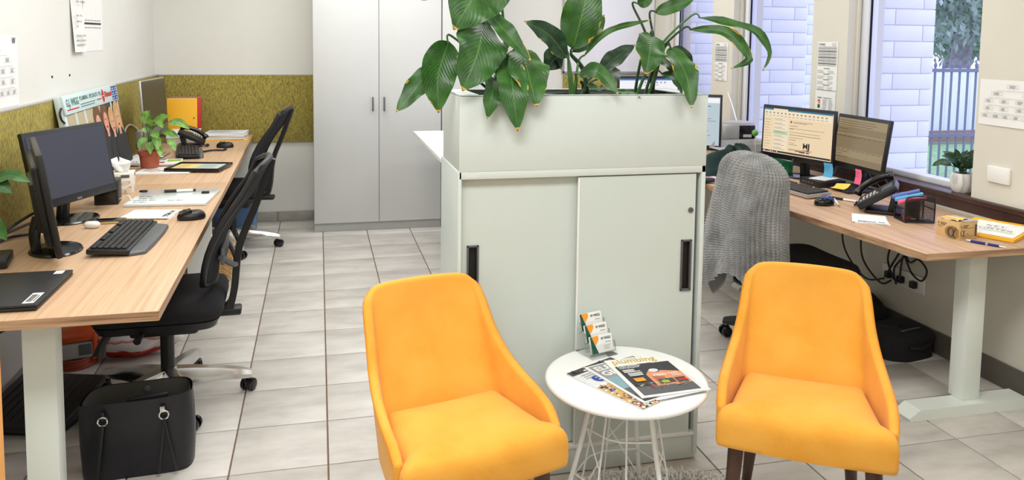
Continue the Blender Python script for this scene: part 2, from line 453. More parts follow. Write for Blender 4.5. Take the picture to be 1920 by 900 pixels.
# windows: frame, gasket, pane
for n, (a, b) in enumerate(WINS):
    root = BX((3.035, (a + b) / 2, 2.255), (0.07, b - a, 0.09), 0.004).build('window_%d' % (n + 1), M_upvc); structure(root)
    f = MB()
    for y0, y1 in ((a, a + 0.05), (b - 0.05, b)): f.box((3.035, (y0 + y1) / 2, 1.52), (0.07, 0.05, 1.43), 0.004)
    f.box((3.035, (a + b) / 2, 0.815), (0.07, b - a, 0.03), 0.004)
    f.build('window_frame', M_upvc, root)
    g = MB()
    for y in (a + 0.0535, b - 0.0535): g.box((3.024, y, 1.52), (0.010, 0.007, 1.40))
    g.build('gasket', M_dark, root)
    t = MB()
    for y in (a + 0.006, b - 0.006): t.box((2.978, y, 1.52), (0.022, 0.012, 1.43), 0.003)
    t.build('reveal_bead', M_wallr, root)
    BX((3.03, (a + b) / 2, 1.52), (0.006, b - a - 0.11, 1.40)).build('pane', M_glass, root)

# ---------------------------------------------------------------- outside the windows
structure(BX((12.5, 9, -0.2), (18.6, 24, 0.1)).build('trim_3', M_grass))
bl = {}
def block(root, x0, x1, y, z):
    k = round(x1 - x0, 3)
    if k not in bl:
        o = BX((0, 0, 0), (k - 0.005, 0.19, 0.0895), 0.002).build('block', M_block, root); bl[k] = o.data
    else:
        o = bpy.data.objects.new('block', bl[k]); COL.objects.link(o); o.parent = root
    o.location = ((x0 + x1) / 2, y + 0.095, z)
for (y, xe, nm, lb) in ((3.98, 3.552, 3.275, 'near painted block fin wall outside the window beside the potted plant'),
                    (5.33, 3.605, 3.303, 'middle painted block fin wall outside the window behind the twin monitors'),
                    (6.66, 4.85, 3.36, 'farthest painted block wall seen through the window behind the arching leaves')):
    r = BX(((3.152 + xe - 0.004) / 2, y + 0.097, 1.2), (xe - 3.16, 0.18, 2.86)).build('block_wall', M_mortar)
    tag(r, lb, 'wall')
    for k in range(26):
        z = -0.1 + 0.0945 * k + (0.0545 if y < 4 else 0.02)
        if z < 0.6: continue
        cuts = [3.152]; c = nm + (0.192 if k % 2 else 0)
        if k % 2 and c - 0.385 > 3.2: cuts.append(c - 0.385)
        while c < xe - 0.05: cuts.append(c); c += 0.385
        cuts.append(xe)
        for p, q in zip(cuts, cuts[1:]): block(r, p, q, y, z)
# fence
fr = thing('steel_fence', 'dark steel picket fence with spear tops outside the right hand window', 'fence', (5.0, 8.0, -0.15))
for z in (0.55, 1.335): BX((2.6, 0, z), (5.2, 0.04, 0.04)).build('rail', M_fence, fr)
pm = None
for k in range(44):
    if pm is None:
        m = MB(); m.box((0, 0, 0.70), (0.019, 0.019, 1.36)); m.tube([(0, 0, 1.37), (0, 0, 1.395), (0, 0, 1.455)], [0.012, 0.022, 0.001], 6)
        o = m.build('picket', M_fence, fr); pm = o.data
    else:
        o = bpy.data.objects.new('picket', pm); COL.objects.link(o); o.parent = fr
    o.location = (0.05 + k * 0.118, 0, 0)
br = thing('board_fence', 'pale panelled boundary fence beyond the steel pickets on the lawn', 'fence', (7.2, 11.0, -0.15))
bm_ = None
for k in range(26):
    if bm_ is None: o = BX((0, 0, 0.72), (0.236, 0.03, 1.0), 0.004).build('board', M_board, br); bm_ = o.data
    else: o = bpy.data.objects.new('board', bm_); COL.objects.link(o); o.parent = br
    o.location = (0.12 + k * 0.24, 0, 0)
BX((3.1, -0.02, 0.12), (6.3, 0.08, 0.18)).build('kerb', M_brown, br)
BX((3.1, 0, 1.23), (6.3, 0.05, 0.04)).build('capping', M_board, br)
def tree(x, y, h, lean, lab, seed):
    r = random.Random(seed)
    t = thing('gum_tree', lab, 'tree', (x, y, -0.15), 0, 'trees beyond the fence')
    m = MB(); top = V((lean, 0, h * 0.55))
    m.tube(smooth_path([(0, 0, 0), (lean * 0.2, 0, h * 0.25), (lean * 0.7, 0.1, h * 0.42), top], 5), [0.24 - 0.008 * i for i in range(16)], 8)
    ends = []
    for k in range(7):
        a = r.random() * 6.28; e = top + V((math.cos(a) * h * 0.24, math.sin(a) * h * 0.2, (r.random() - 0.2) * h * 0.45)); ends.append(e)
        b = V((lean * 0.6, 0.05, h * (0.35 + 0.03 * k)))
        m.tube(smooth_path([b, (b + e) / 2 + V((0, 0, 0.2)), e], 4), [0.1 - 0.009 * i for i in range(9)], 6)
    m.build('trunk', M_bark, t)
    vs_, fs_ = [], []
    for e in ends + [top]:
        for q in range(1300):
            d = V((r.gauss(0, 1), r.gauss(0, 1), r.gauss(0, 0.8))) * h * 0.10
            c = e + d; a = V((r.gauss(0, 1), r.gauss(0, 1), r.gauss(-0.6, 1))).normalized() * 0.10
            b = a.cross(V((r.random(), r.random(), r.random()))).normalized() * 0.038
            i = len(vs_); vs_ += [c - a, c + b, c + a, c - b]; fs_.append((i, i + 1, i + 2, i + 3))
    me = bpy.data.meshes.new('foliage'); me.from_pydata([tuple(v) for v in vs_], [], fs_); me.materials.append(M_treeleaf)
    o = bpy.data.objects.new('foliage', me); COL.objects.link(o); o.parent = t; o['kind'] = 'stuff'
tree(12.3, 13.2, 5.0, 0.5, 'grey barked gum tree standing straight behind the pickets', 3)
tree(21.0, 20.5, 4.2, -0.3, 'broad gum tree at the right of the view through the near window', 5)
tree(16.2, 17.6, 3.5, 0.2, 'low bushy gum tree filling the gap behind the straight trunk', 12)
tree(8.8, 16.5, 4.6, 0.3, 'gum tree glimpsed past the middle block fin', 8)

# ---------------------------------------------------------------- built-in cupboards on the back wall
CY = 6.142
def cupboard(x0, x1, doors, lab):
    r = thing('tall_cupboard', lab, 'cupboard', (x0, CY, 0), 0, None); W = x1 - x0
    BX((W / 2, 0.239, 1.245), (W, 0.436, 2.35), 0.002).build('carcass', M_cupb, r)
    BX((W / 2, 0.235, 0.035), (W - 0.004, 0.42, 0.068)).build('kickboard', M_cupk, r)
    for a, b, hx in doors:
        d = BX(((a + b) / 2 - x0, 0.009, 1.235), (b - a, 0.018, 2.33), 0.0015).build('door', M_cupb, r)
        if hx:
            h = MB(); hx -= x0
            h.box((hx, -0.026, 0.99), (0.012, 0.008, 0.11), 0.002)
            for z in (0.945, 1.035): h.box((hx, -0.012, z), (0.009, 0.026, 0.009))
            h.build('handle', M_grey, d)
cupboard(-0.042, 0.935, [(-0.04, 0.4475, 0.402), (0.4515, 0.931, 0.488)], 'tall pale grey two door cupboard reaching from floor past the frame top')
cupboard(0.939, 1.426, [(0.941, 1.424, None)], 'tall pale grey single door cupboard behind the left plant')

def pinboard(name, c, d, lab):
    o = thing(name, lab, 'pinboard', c)
    BX((0, 0, 0), d, 0.003).build('fabric_panel', M_pin, o)
    top = BX((0, 0, d[2] / 2 + 0.003), (d[0] + 0.001, d[1] + 0.001, 0.006)).build('edge_strip', M_greyl, o)
pinboard('pinboard', (XL + 0.0125, 4.2, 0.92), (0.022, 4.76, 0.536), 'long olive pinboard running along the left wall above the desks')
pinboard('pinboard', ((-1.21 - 0.042) / 2, YB - 0.0135, 0.92), (1.166, 0.022, 0.536), 'olive flecked pinboard on the back wall beside the cupboards')
pinboard('pinboard', (2.49, YB - 0.0135, 0.92), (0.84, 0.022, 0.536), 'olive pinboard on the back wall under the whiteboard')
wb = thing('whiteboard', 'large whiteboard on the back wall behind the plants', 'whiteboard', (2.49, YB - 0.012, 1.75))
BX((0, 0, 0), (0.84, 0.018, 1.06), 0.003).build('board', mat('whiteboard_face', (240, 240, 248), 0.25, var=0.01), wb)
f = MB()
for z in (-0.535, 0.535): f.box((0, -0.002, z), (0.86, 0.026, 0.02))
for x in (-0.425, 0.425): f.box((x, -0.002, 0), (0.02, 0.026, 1.08))
f.build('frame', M_silver, wb)

# ---------------------------------------------------------------- desks
def desk_leg(root, x, y, z1, foot=None, w=(0.09, 0.065)):
    BX((x, y, (z1 + 0.045) / 2), (w[0], w[1], z1 - 0.045), 0.003).build('leg', M_desk_w, root)
    if foot:
        a, b, ya, yb = foot
        m = MB()
        poly = [(a + 0.005, 0.0), (a, 0.012), (a + 0.05, 0.045), (b - 0.05, 0.045), (b, 0.012), (b - 0.005, 0.0)]
        va = [m.bm.verts.new((x_, ya, z_)) for x_, z_ in poly]; vb = [m.bm.verts.new((x_, yb, z_)) for x_, z_ in poly]
        m.bm.faces.new(va); m.bm.faces.new(vb[::-1])
        for i in range(6): m.bm.faces.new((va[i], vb[i], vb[(i + 1) % 6], va[(i + 1) % 6]))
        m.build('foot', M_desk_w, root, smooth=False)
def desk(name, poly, lab, wood, legs, edges):
    r = thing(name, lab, 'desk', (0, 0, 0))
    MB().prism(poly, 0.692, 0.72, 0.001).build('tabletop', wood, r)
    for (p, q) in edges:
        p, q = V(p), V(q); d = (q - p).normalized(); n = V((d.y, -d.x, 0))
        c = (p + q) / 2 + n * 0.0008
        m = MB(); m.box((c.x, c.y, 0.706), ((q - p).length, 0.002, 0.027), rot=M.Rotation(math.atan2(d.y, d.x), 3, 'Z')); m.build('edge_band', M_edge if abs(d.x) > 0.7 else M_edge_y, r)
    return r
d1 = desk('desk', [(-1.208, 2.36), (-0.447, 2.36), (-0.474, 4.42), (-1.208, 4.42)], 'long oak topped desk on white steel legs at the near left', M_oak, None,
          [((-1.208, 2.36, 0), (-0.447, 2.36, 0)), ((-0.447, 2.36, 0), (-0.474, 4.42, 0))])
desk_leg(d1, -0.817, 2.585, 0.66, (-1.18, -0.50, 2.54, 2.63))
desk_leg(d1, -0.817, 4.30, 0.66, (-1.18, -0.52, 4.25, 4.34))
m = MB(); m.box((-0.83, 2.585, 0.676), (0.66, 0.07, 0.032), 0.004); m.box((-0.83, 4.30, 0.676), (0.62, 0.07, 0.032), 0.004); m.box((-0.817, 3.44, 0.66), (0.05, 1.65, 0.05)); m.build('under_frame', M_desk_w, d1)
d2 = desk('desk', [(-1.208, 4.424), (-0.474, 4.424), (-0.51, 6.55), (-1.208, 6.55)], 'oak topped desk at the far left against the back pinboard', M_oak, None,
          [((-0.474, 4.424, 0), (-0.51, 6.55, 0))])
desk_leg(d2, -0.817, 4.55, 0.66, (-1.18, -0.52, 4.50, 4.59))
desk_leg(d2, -0.817, 6.475, 0.66, (-1.18, -0.55, 6.43, 6.52))
m = MB(); m.box((-0.83, 4.55, 0.676), (0.62, 0.07, 0.032), 0.004); m.box((-0.83, 6.475, 0.676), (0.60, 0.07, 0.032), 0.004); m.box((-0.817, 5.47, 0.66), (0.05, 1.75, 0.05)); m.build('under_frame', M_desk_w, d2)
d3 = desk('desk', [(2.198, 2.443), (2.902, 2.443), (2.902, 4.38), (2.02, 4.38)], 'oak topped desk on a white T shaped leg under the right hand windows', M_oakr, None,
          [((2.198, 2.443, 0), (2.902, 2.443, 0)), ((2.02, 4.38, 0), (2.198, 2.443, 0))])
desk_leg(d3, 2.592, 2.635, 0.66, (2.27, 2.89, 2.562, 2.652), (0.085, 0.075))
desk_leg(d3, 2.65, 4.25, 0.66, (2.45, 2.89, 4.2, 4.29))
m = MB(); m.box((2.56, 2.635, 0.676), (0.60, 0.08, 0.032), 0.004); m.box((2.56, 4.25, 0.676), (0.6, 0.08, 0.032), 0.004); m.box((2.57, 3.44, 0.66), (0.05, 1.6, 0.05)); m.build('under_frame', M_desk_w, d3)
BX((2.893, 3.4, 0.724), (0.018, 1.9, 0.012), 0.002).build('back_trim', M_greyl, d3)
d4 = desk('desk', [(1.92, 4.40), (2.902, 4.40), (2.902, 6.1), (1.92, 6.1)], 'oak topped desk at the far right behind the planter cabinet', M_oakr, None, [])
for y in (4.52, 5.95): desk_leg(d4, 2.5, y, 0.692, (2.1, 2.85, y - 0.045, y + 0.045))
d5 = thing('desk', 'plain white desk sticking out behind the planter cabinet', 'desk', (0, 0, 0))
MB().prism([(0.669, 4.2), (1.42, 4.2), (1.42, 5.76), (0.669, 5.76)], 0.795, 0.82, 0.002).build('tabletop', M_white, d5)
for y in (4.35, 5.6): desk_leg(d5, 1.16, y, 0.795, (0.96, 1.38, y - 0.045, y + 0.045))
BX((0.72, 5.2, 0.78), (0.03, 0.06, 0.028), 0.004).build('cable_clip', M_black, d5)

# ---------------------------------------------------------------- papers on the walls
def left_paper(y0, y1, z0, z1, lab, name='paper_sheet', curl=0.0):
    r = thing(name, lab, 'paper', (XL + 0.001, y0, z0)); W, H = y1 - y0, z1 - z0
    MB().grid(lambda u, v: (0.001 + curl * (1 - v) * 0.03 + 0.004 * curl * math.sin(u * 7), u * W, v * H), 8, 8).build('sheet', M_paper, r)
    return r, W, H
def chart(p, W, H, seed, m=M_inkg, mi=M_ink):
    r = random.Random(seed)
    rows = [1, 2, 4, 4, 6]
    for i, n in enumerate(rows):
        y = H * (0.86 - i * 0.17); bw = W * (0.13 if n > 2 else 0.16); bh = H * 0.075
        xs = [W * (0.5 + (k - (n - 1) / 2) * 0.92 / max(n, 2)) for k in range(n)]
        p.rect(xs[0], y + bh * 1.45, xs[-1] - xs[0] + 0.0006, 0.0009, m)
        for x in xs:
            for (a, b, c, d) in ((x - bw / 2, y, bw, 0.0008), (x - bw / 2, y + bh, bw, 0.0008), (x - bw / 2, y, 0.0008, bh), (x + bw / 2, y, 0.0008, bh), (x, y + bh, 0.0008, bh * 0.45)): p.rect(a, b, c, d, m)
            for q in range(3): p.rect(x - bw * 0.3, y + bh * (0.2 + 0.26 * q), bw * (0.4 + 0.2 * r.random()), bh * 0.08, mi)
r, W, H = left_paper(3.30, 3.731, 1.20, 1.492, 'printed chart with small boxes at the left frame edge above the pinboard')
p = Print((0.001, 0, 0), (0, 1, 0), (0, 0, 1), 0.002); chart(p, W, H * 0.9, 4); p.text('W', W * 0.86, H * 0.88, 0.036, M_ink, 0.02); p.build('print', r)
r, W, H = left_paper(4.484, 4.687, 1.405, 1.70, 'narrow note sheet with a few bold words curling off the upper left wall', curl=0.6)
p = Print((0.012, 0, 0), (0, 1, 0), (0, 0, 1), 0.012)
for i, (a, tx) in enumerate(((0.245, 'Result - Good/Bad'), (0.17, 'Review - What'), (0.14, 'happened and'), (0.112, 'why?'), (0.063, 'Prevention - What'), (0.038, 'done in the future'), (0.014, 'to prevent it?'))):
    p.text(tx, 0.02, a * 0.97 + 0.02, 0.017, M_ink, 0.01, width=0.16 if len(tx) > 13 else None)
p.build('lettering', r)
r, W, H = left_paper(4.712, 5.105, 1.405, 1.70, 'wide sheet with a dark dotted timeline bar on the upper left wall')
p = Print((0.001, 0, 0), (0, 1, 0), (0, 0, 1), 0.002); p.rect(0.02, 0.148, 0.33, 0.010, M_ink)
for k in range(7):
    for z in (0.128, 0.168): p.rect(0.03 + k * 0.047, z, 0.03, 0.005, M_inkg)
p.build('print', r)
for y, z in ((4.168, 1.295), (4.442, 1.290)):
    m = MB(); m.tube([(0, 0, 0), (0.004, 0, 0)], 0.006, 10); m.build
    o = m.build('wall_pin', M_ink); o.location = (XL, y, z)
    tag(o, 'small dark wall pin on the left wall, %s of the pair above the poster' % ('nearer' if y < 4.3 else 'farther'), 'pin')
def right_paper(y0, y1, z0, z1, lab, name='paper_sheet'):
    # y0 is the viewer's left (far) edge
    r = thing(name, lab, 'paper', (XR - 0.001, y0, z0)); W, H = y0 - y1, z1 - z0
    MB().grid(lambda u, v: (-0.001 - 0.003 * math.sin(u * 3.1) * (1 - v), -u * W, v * H), 6, 6).build('sheet', M_paper, r)
    return r, W, H, Print((-0.001, 0, 0), (0, -1, 0), (0, 0, 1), 0.0045)
def form(p, W, H):
    p.text('W WIGG', W * 0.08, H * 0.93, 0.014, M_inkgr, 0.03)
    p.lines(W * 0.72, H * 0.97, W * 0.24, 4, 0.005, 0.0012, M_inkg)
    for k in range(13): p.rect(W * 0.06, H * (0.89 - k * 0.032), W * 0.88, 0.0042 if k % 4 == 3 else 0.0026, M_ink if k % 2 else M_inkg)
    for x in (0.06, 0.35, 0.6, 0.94): p.rect(W * x, H * 0.50, 0.0012, H * 0.4, M_inkg)
    for k in range(4):
        p.rect(W * 0.36, H * (0.44 - 0.115 * k), W * 0.3, 0.003, M_ink if k else M_inkgr)
        p.lines(W * 0.06, H * (0.40 - 0.115 * k), W * 0.4, 3, 0.007, 0.0016, M_inkg, 0.3, k); p.lines(W * 0.56, H * (0.40 - 0.115 * k), W * 0.36, 3, 0.007, 0.0016, M_inkg, 0.5, k + 9)
r, W, H, p = right_paper(4.188, 3.996, 1.222, 1.506, 'printed form on the pier behind the twin monitors, upper sheet', 'form_sheet'); form(p, W, H); p.build('print', r)
r, W, H, p = right_paper(4.193, 4.0, 1.05, 1.216, 'small sheet with a coloured bar under the form on the middle pier', 'notice_sheet')
for k, c in enumerate((M_red, M_orange, M_stick_y, M_green, M_ink)): p.rect(W * 0.16, H * (0.62 - 0.06 * k), W * 0.1, H * 0.055, c)
for x in (0.4, 0.68): p.lines(W * x, H * 0.68, W * 0.22, 9, 0.007, 0.002, M_inkg, 0.3, int(x * 10))
p.rect(W * 0.15, H * 0.74, W * 0.2, 0.004, M_ink); p.rect(W * 0.42, H * 0.74, W * 0.4, 0.004, M_inkg); p.build('print', r)
r, W, H, p = right_paper(5.457, 5.263, 1.21, 1.492, 'printed form on the far pier beside the arching plant leaves', 'form_sheet'); form(p, W, H); p.build('print', r)
r, W, H, p = right_paper(2.973, 2.62, 1.143, 1.347, 'organisation chart sheet on the wall at the right frame edge', 'chart_sheet'); chart(p, W, H * 0.96, 11); p.build('print', r)
s = thing('switch_plate', 'blank white switch plate on the right wall above the sill', 'switch', (XR, 2.84, 0.928))
BX((-0.006, 0, 0), (0.012, 0.118, 0.072), 0.003).build('plate', M_white, s)

# ---------------------------------------------------------------- tambour cabinet with planter box
def poly_loft(m, outline, prof, close_top=True, close_bot=True, dome=0.0):
    """outline list of (x,y); prof list of (inset distance, z)"""
    n = len(outline); cx = sum(p[0] for p in outline) / n; cy = sum(p[1] for p in outline) / n
    rings = []
    for ins, z in prof:
        ring = []
        for x, y in outline:
            d = math.hypot(x - cx, y - cy); k = max(0.0, 1 - ins / d) if d > 0 else 0
            ring.append(m.bm.verts.new(m.m @ V((cx + (x - cx) * k, cy + (y - cy) * k, z))))
        rings.append(ring)
    for A, B in zip(rings, rings[1:]):
        for j in range(n): m.bm.faces.new((A[j], A[(j + 1) % n], B[(j + 1) % n], B[j]))
    if close_bot: m.bm.faces.new(rings[0][::-1])
    if close_top: m.bm.faces.new(rings[-1])
    return m
def round_poly(pts, r, n=6):
    out = []; k = len(pts)
    for i in range(k):
        p, a, b = V(pts[i]).to_2d(), V(pts[i - 1]).to_2d(), V(pts[(i + 1) % k]).to_2d()
        da, db = (a - p).normalized(), (b - p).normalized()
        s, e = p + da * r, p + db * r
        for t in range(n + 1):
            t /= n; q = s * (1 - t) ** 2 + p * 2 * t * (1 - t) + e * t * t; out.append((q.x, q.y))
    return out

CW, CD, CH = 0.874, 0.365, 1.069
cab = thing('sliding_door_cabinet', 'white steel cabinet with two sliding doors standing between the yellow chairs', 'cabinet', (0.438, 2.495, 0))
m = MB()
m.box((0.003, CD / 2, CH / 2 + 0.01), (0.006 + 0.006, CD, CH - 0.02), 0.002)
m.box((CW - 0.008, CD / 2, CH / 2 + 0.01), (0.016, CD, CH - 0.02), 0.002)
m.box((CW / 2, CD - 0.005, CH / 2), (CW - 0.02, 0.01, CH - 0.02))
m.box((CW / 2, CD / 2 + 0.02, 0.10), (CW - 0.02, CD - 0.06, 0.02))
m.build('carcass', M_steel, cab)
BX((CW / 2, CD / 2, CH - 0.0125), (CW, CD, 0.025), 0.002).build('top', M_steel, cab)
BX((CW / 2, 0.02, 0.05), (CW - 0.004, 0.03, 0.09), 0.002).build('plinth', M_steel, cab)
BX((CW / 2, 0.012, 0.098), (CW - 0.03, 0.024, 0.012), 0.001).build('bottom_track', M_white, cab)
BX((CW / 2, 0.06, CH / 2 + 0.04), (CW - 0.03, 0.006, CH - 0.15)).build('interior_shade_sheet', M_dark, cab)  # near-black sheet behind the doors, the cabinet's inner shade put in as colour
def slide(x0, x1, y, hx, hz, lock=None):
    d = thing('door', None, None); d.parent = cab
    W = x1 - x0; z0, z1 = 0.104, 1.040
    m = MB()
    hw, hh = 0.040, 0.182
    for a, b, c, e in ((x0, hx, z0, z1), (hx + hw, x1, z0, z1), (hx, hx + hw, z0, hz), (hx, hx + hw, hz + hh, z1)):
        m.box(((a + b) / 2, y, (c + e) / 2), (b - a, 0.016, e - c))
    d = m.build('door', M_steel_d, cab, smooth=False)
    h = MB()
    for (cx_, cz_, dx, dz) in ((hx + 0.003, hz + hh / 2, 0.006, hh), (hx + hw - 0.003, hz + hh / 2, 0.006, hh), (hx + hw / 2, hz + 0.003, hw, 0.006), (hx + hw / 2, hz + hh - 0.003, hw, 0.006)):
        h.box((cx_, y - 0.008, cz_), (dx, 0.012, dz), 0.001)
    h.build('handle_rim', M_grey, d)
    BX((hx + hw / 2, y + 0.004, hz + hh / 2), (hw - 0.008, 0.006, hh - 0.008)).build('handle_recess', M_black, d)
    if lock:
        l = MB(M.Translation((lock[0], y - 0.008, lock[1])) @ M.Rotation(PI / 2, 4, 'X'))
        l.lathe([(0.0095, 0), (0.0095, 0.004), (0.008, 0.006), (0.005, 0.006), (0.005, 0.004)], n=20); l.build('lock', M_grey, d)
    return d
for o in [o for o in bpy.data.objects if o.name.startswith('door')]: pass
slide_root = None
def _fix_empty():
    for o in list(bpy.data.objects):
        if o.type == 'EMPTY' and o.name.split('.')[0] == 'door': bpy.data.objects.remove(o)
slide(0.011, 0.425, 0.036, 0.032, 0.637)
slide(0.410, 0.841, 0.014, 0.790, 0.625, (0.823, 0.912))
_fix_empty()
BX((0.4105, 0.006, 0.572), (0.006, 0.004, 0.93), 0.001).build('door_edge', M_white, cab)
p = Print((0, 0, 0), (1, 0, 0), (0, 0, 1), 0.0006); p.text('Sunon', 0.022, CH - 0.018, 0.016, M_white, 0.02); p.build('print', cab)

PZ = CH
pl = thing('planter_box', 'white steel planter box sitting on top of the sliding door cabinet', 'planter', (0.438, 2.495, PZ))
PD, PH = 0.335, 0.249
m = MB()
m.box((CW / 2, 0.003, PH / 2), (CW, 0.006, PH), 0.0015); m.box((CW / 2, PD - 0.003, PH / 2), (CW, 0.006, PH), 0.0015)
m.box((0.003, PD / 2, PH / 2), (0.006, PD - 0.006, PH), 0.0015); m.box((CW - 0.003, PD / 2, PH / 2), (0.006, PD - 0.006, PH), 0.0015)
m.box((CW / 2, PD / 2, 0.004), (CW - 0.01, PD - 0.01, 0.008))
m.build('box_panel', M_steel, pl)
m = MB()
m.box((CW / 2, 0.012, PH - 0.002), (CW - 0.004, 0.024, 0.004), 0.001); m.box((CW / 2, PD - 0.012, PH - 0.002), (CW - 0.004, 0.024, 0.004), 0.001)
m.box((0.035, PD / 2, PH - 0.002), (0.07, PD - 0.03, 0.004), 0.001); m.box((CW - 0.035, PD / 2, PH - 0.002), (0.07, PD - 0.03, 0.004), 0.001)
m.build('top_rim', M_steel, pl)

# ---------------------------------------------------------------- plants
def leaf_mesh(pts, width, wave=0.05, seed=0, nrm=None, cup=0.22, burn=True, nu=18, nv=8, pw=0.8):
    r = random.Random(seed)
    sp = smooth_path(pts, max(3, nu // (len(pts) - 1))); k = len(sp)
    L = [0.0]
    for a, b in zip(sp, sp[1:]): L.append(L[-1] + (b - a).length)
    T = L[-1]; vs_, fs_, uv, bn = [], [], [], []
    ph = r.random() * 6
    tw = (r.random() - 0.5) * 0.5
    spots = [(r.random() * 0.8 + 0.15, r.choice((-1, 1)), 0.03 + 0.03 * r.random()) for _ in range(r.choice((1, 2, 3)))] if burn else []
    for i, p in enumerate(sp):
        t = L[i] / T
        tg = (sp[min(i + 1, k - 1)] - sp[max(i - 1, 0)]).normalized()
        n0 = V(nrm) if nrm else V((0.1 * math.sin(seed), -1.0, 0.35))
        side = tg.cross(n0)
        if side.length < 1e-4: side = V((1, 0, 0))
        side.normalize(); n = side.cross(tg).normalized()
        side = (side * math.cos(tw) + n * math.sin(tw)).normalized(); n = side.cross(tg).normalized()
        w = width / 2 * (math.sin(PI * min(1, max(0.0, t ** pw))) ** 0.75) * 1.04
        if t > 0.88: w *= 1 - 0.25 * (t - 0.88) / 0.12
        w = max(w, 0.0012)
        for j in range(nv + 1):
            u = j / nv * 2 - 1
            off = cup * abs(u) ** 1.4 * w - wave * w * math.sin(ph + t * 15 + (2 if u > 0 else 0)) * abs(u) ** 2 * 1.2 - 0.004 * width * math.sin(t * 60 - abs(u) * 6) * (abs(u) * (1 - abs(u)) * 4)
            vs_.append(p + side * (u * w) + n * off); uv.append((j / nv, t))
            b = 0.0
            if burn:
                if t > 0.93: b = max(b, (t - 0.93) / 0.07 * 1.2)
                for (st, ss, sr) in spots:
                    d = math.hypot((t - st), (u - ss) * 0.28) / sr
                    if d < 1.6: b = max(b, 1.0 - d * 0.45)
            bn.append(min(1, b))
    for i in range(k - 1):
        for j in range(nv):
            a = i * (nv + 1) + j; fs_.append((a, a + 1, a + nv + 2, a + nv + 1))
    me = bpy.data.meshes.new('leaf'); me.from_pydata([tuple(v) for v in vs_], [], fs_)
    ul = me.uv_layers.new(name='UVMap')
    for lp in me.loops: ul.data[lp.index].uv = uv[lp.vertex_index]
    at = me.attributes.new('burn', 'FLOAT', 'POINT'); at.data.foreach_set('value', bn)
    me.polygons.foreach_set('use_smooth', [True] * len(me.polygons))
    return me
def add_leaf(root, me, material, name='leaf'):
    me.materials.append(material)
    o = bpy.data.objects.new(name, me); COL.objects.link(o); o.parent = root; return o
LEAVES = [
((0.62, 2.67), [
  ([(0.424, 2.6, 1.665), (0.34, 2.56, 1.65), (0.258, 2.5, 1.625)], 0.058),
  ([(0.572, 2.62, 1.737), (0.486, 2.52, 1.633), (0.414, 2.48, 1.527)], 0.192),
  ([(0.533, 2.6, 1.558), (0.499, 2.5, 1.462), (0.437, 2.44, 1.336)], 0.166),
  ([(0.423, 2.62, 1.49), (0.379, 2.56, 1.382), (0.377, 2.54, 1.258)], 0.115),
  ([(0.365, 2.66, 1.404), (0.31, 2.62, 1.33), (0.246, 2.6, 1.257)], 0.071),
  ([(0.545, 2.58, 1.593), (0.592, 2.5, 1.52), (0.665, 2.46, 1.43)], 0.059),
  ([(0.672, 2.6, 1.467), (0.669, 2.5, 1.376), (0.681, 2.44, 1.285)], 0.133),
  ([(0.619, 2.57, 1.432), (0.607, 2.465, 1.335), (0.618, 2.44, 1.207)], 0.096),
  ([(0.563, 2.54, 1.369), (0.537, 2.465, 1.322), (0.517, 2.44, 1.247)], 0.068),
  ([(0.665, 2.66, 1.461), (0.636, 2.64, 1.397), (0.613, 2.62, 1.329)], 0.062),
  ([(0.622, 2.72, 1.465), (0.636, 2.7, 1.473), (0.651, 2.7, 1.488)], 0.019)]),
((0.905, 2.67), [
  ([(0.87, 2.66, 1.468), (0.896, 2.64, 1.593), (0.939, 2.66, 1.734)], 0.13),
  ([(0.887, 2.7, 1.456), (0.958, 2.74, 1.526), (1.036, 2.8, 1.594)], 0.082),
  ([(0.84, 2.64, 1.438), (0.765, 2.6, 1.515), (0.666, 2.56, 1.56)], 0.073),
  ([(0.847, 2.7, 1.444), (0.818, 2.72, 1.428), (0.795, 2.72, 1.39)], 0.084),
  ([(0.91, 2.66, 1.442), (0.981, 2.62, 1.529), (1.139, 2.6, 1.574)], 0.022),
  ([(0.882, 2.62, 1.38), (0.912, 2.52, 1.395), (0.963, 2.45, 1.322)], 0.054),
  ([(0.997, 2.72, 1.391), (1.081, 2.76, 1.445), (1.154, 2.78, 1.485)], 0.063),
  ([(0.989, 2.72, 1.356), (1.051, 2.76, 1.373), (1.105, 2.8, 1.388)], 0.071),
  ([(0.913, 2.64, 1.345), (0.942, 2.6, 1.332), (0.963, 2.54, 1.331)], 0.026)]),
((1.145, 2.67), [
  ([(1.17, 2.64, 1.6), (1.228, 2.62, 1.623), (1.312, 2.62, 1.654)], 0.049),
  ([(1.15, 2.62, 1.52), (1.108, 2.54, 1.457), (1.079, 2.5, 1.385)], 0.114),
  ([(1.295, 2.56, 1.583), (1.39, 2.5, 1.564), (1.467, 2.46, 1.531), (1.507, 2.44, 1.466), (1.473, 2.42, 1.402)], 0.035),
  ([(1.254, 2.54, 1.54), (1.33, 2.48, 1.54), (1.379, 2.44, 1.508), (1.418, 2.42, 1.44), (1.341, 2.4, 1.41)], 0.037),
  ([(1.211, 2.6, 1.476), (1.227, 2.5, 1.386), (1.223, 2.44, 1.275)], 0.084),
  ([(1.202, 2.64, 1.437), (1.217, 2.6, 1.411), (1.238, 2.58, 1.382)], 0.049),
  ([(1.19, 2.62, 1.384), (1.222, 2.58, 1.367), (1.235, 2.54, 1.313)], 0.038),
  ([(1.244, 2.66, 1.471), (1.291, 2.66, 1.448), (1.335, 2.66, 1.388)], 0.051),
  ([(1.111, 2.66, 1.63), (1.13, 2.64, 1.641), (1.159, 2.64, 1.657)], 0.042),
  ([(1.002, 2.6, 1.321), (1.037, 2.54, 1.321), (1.057, 2.48, 1.307)], 0.017)])]
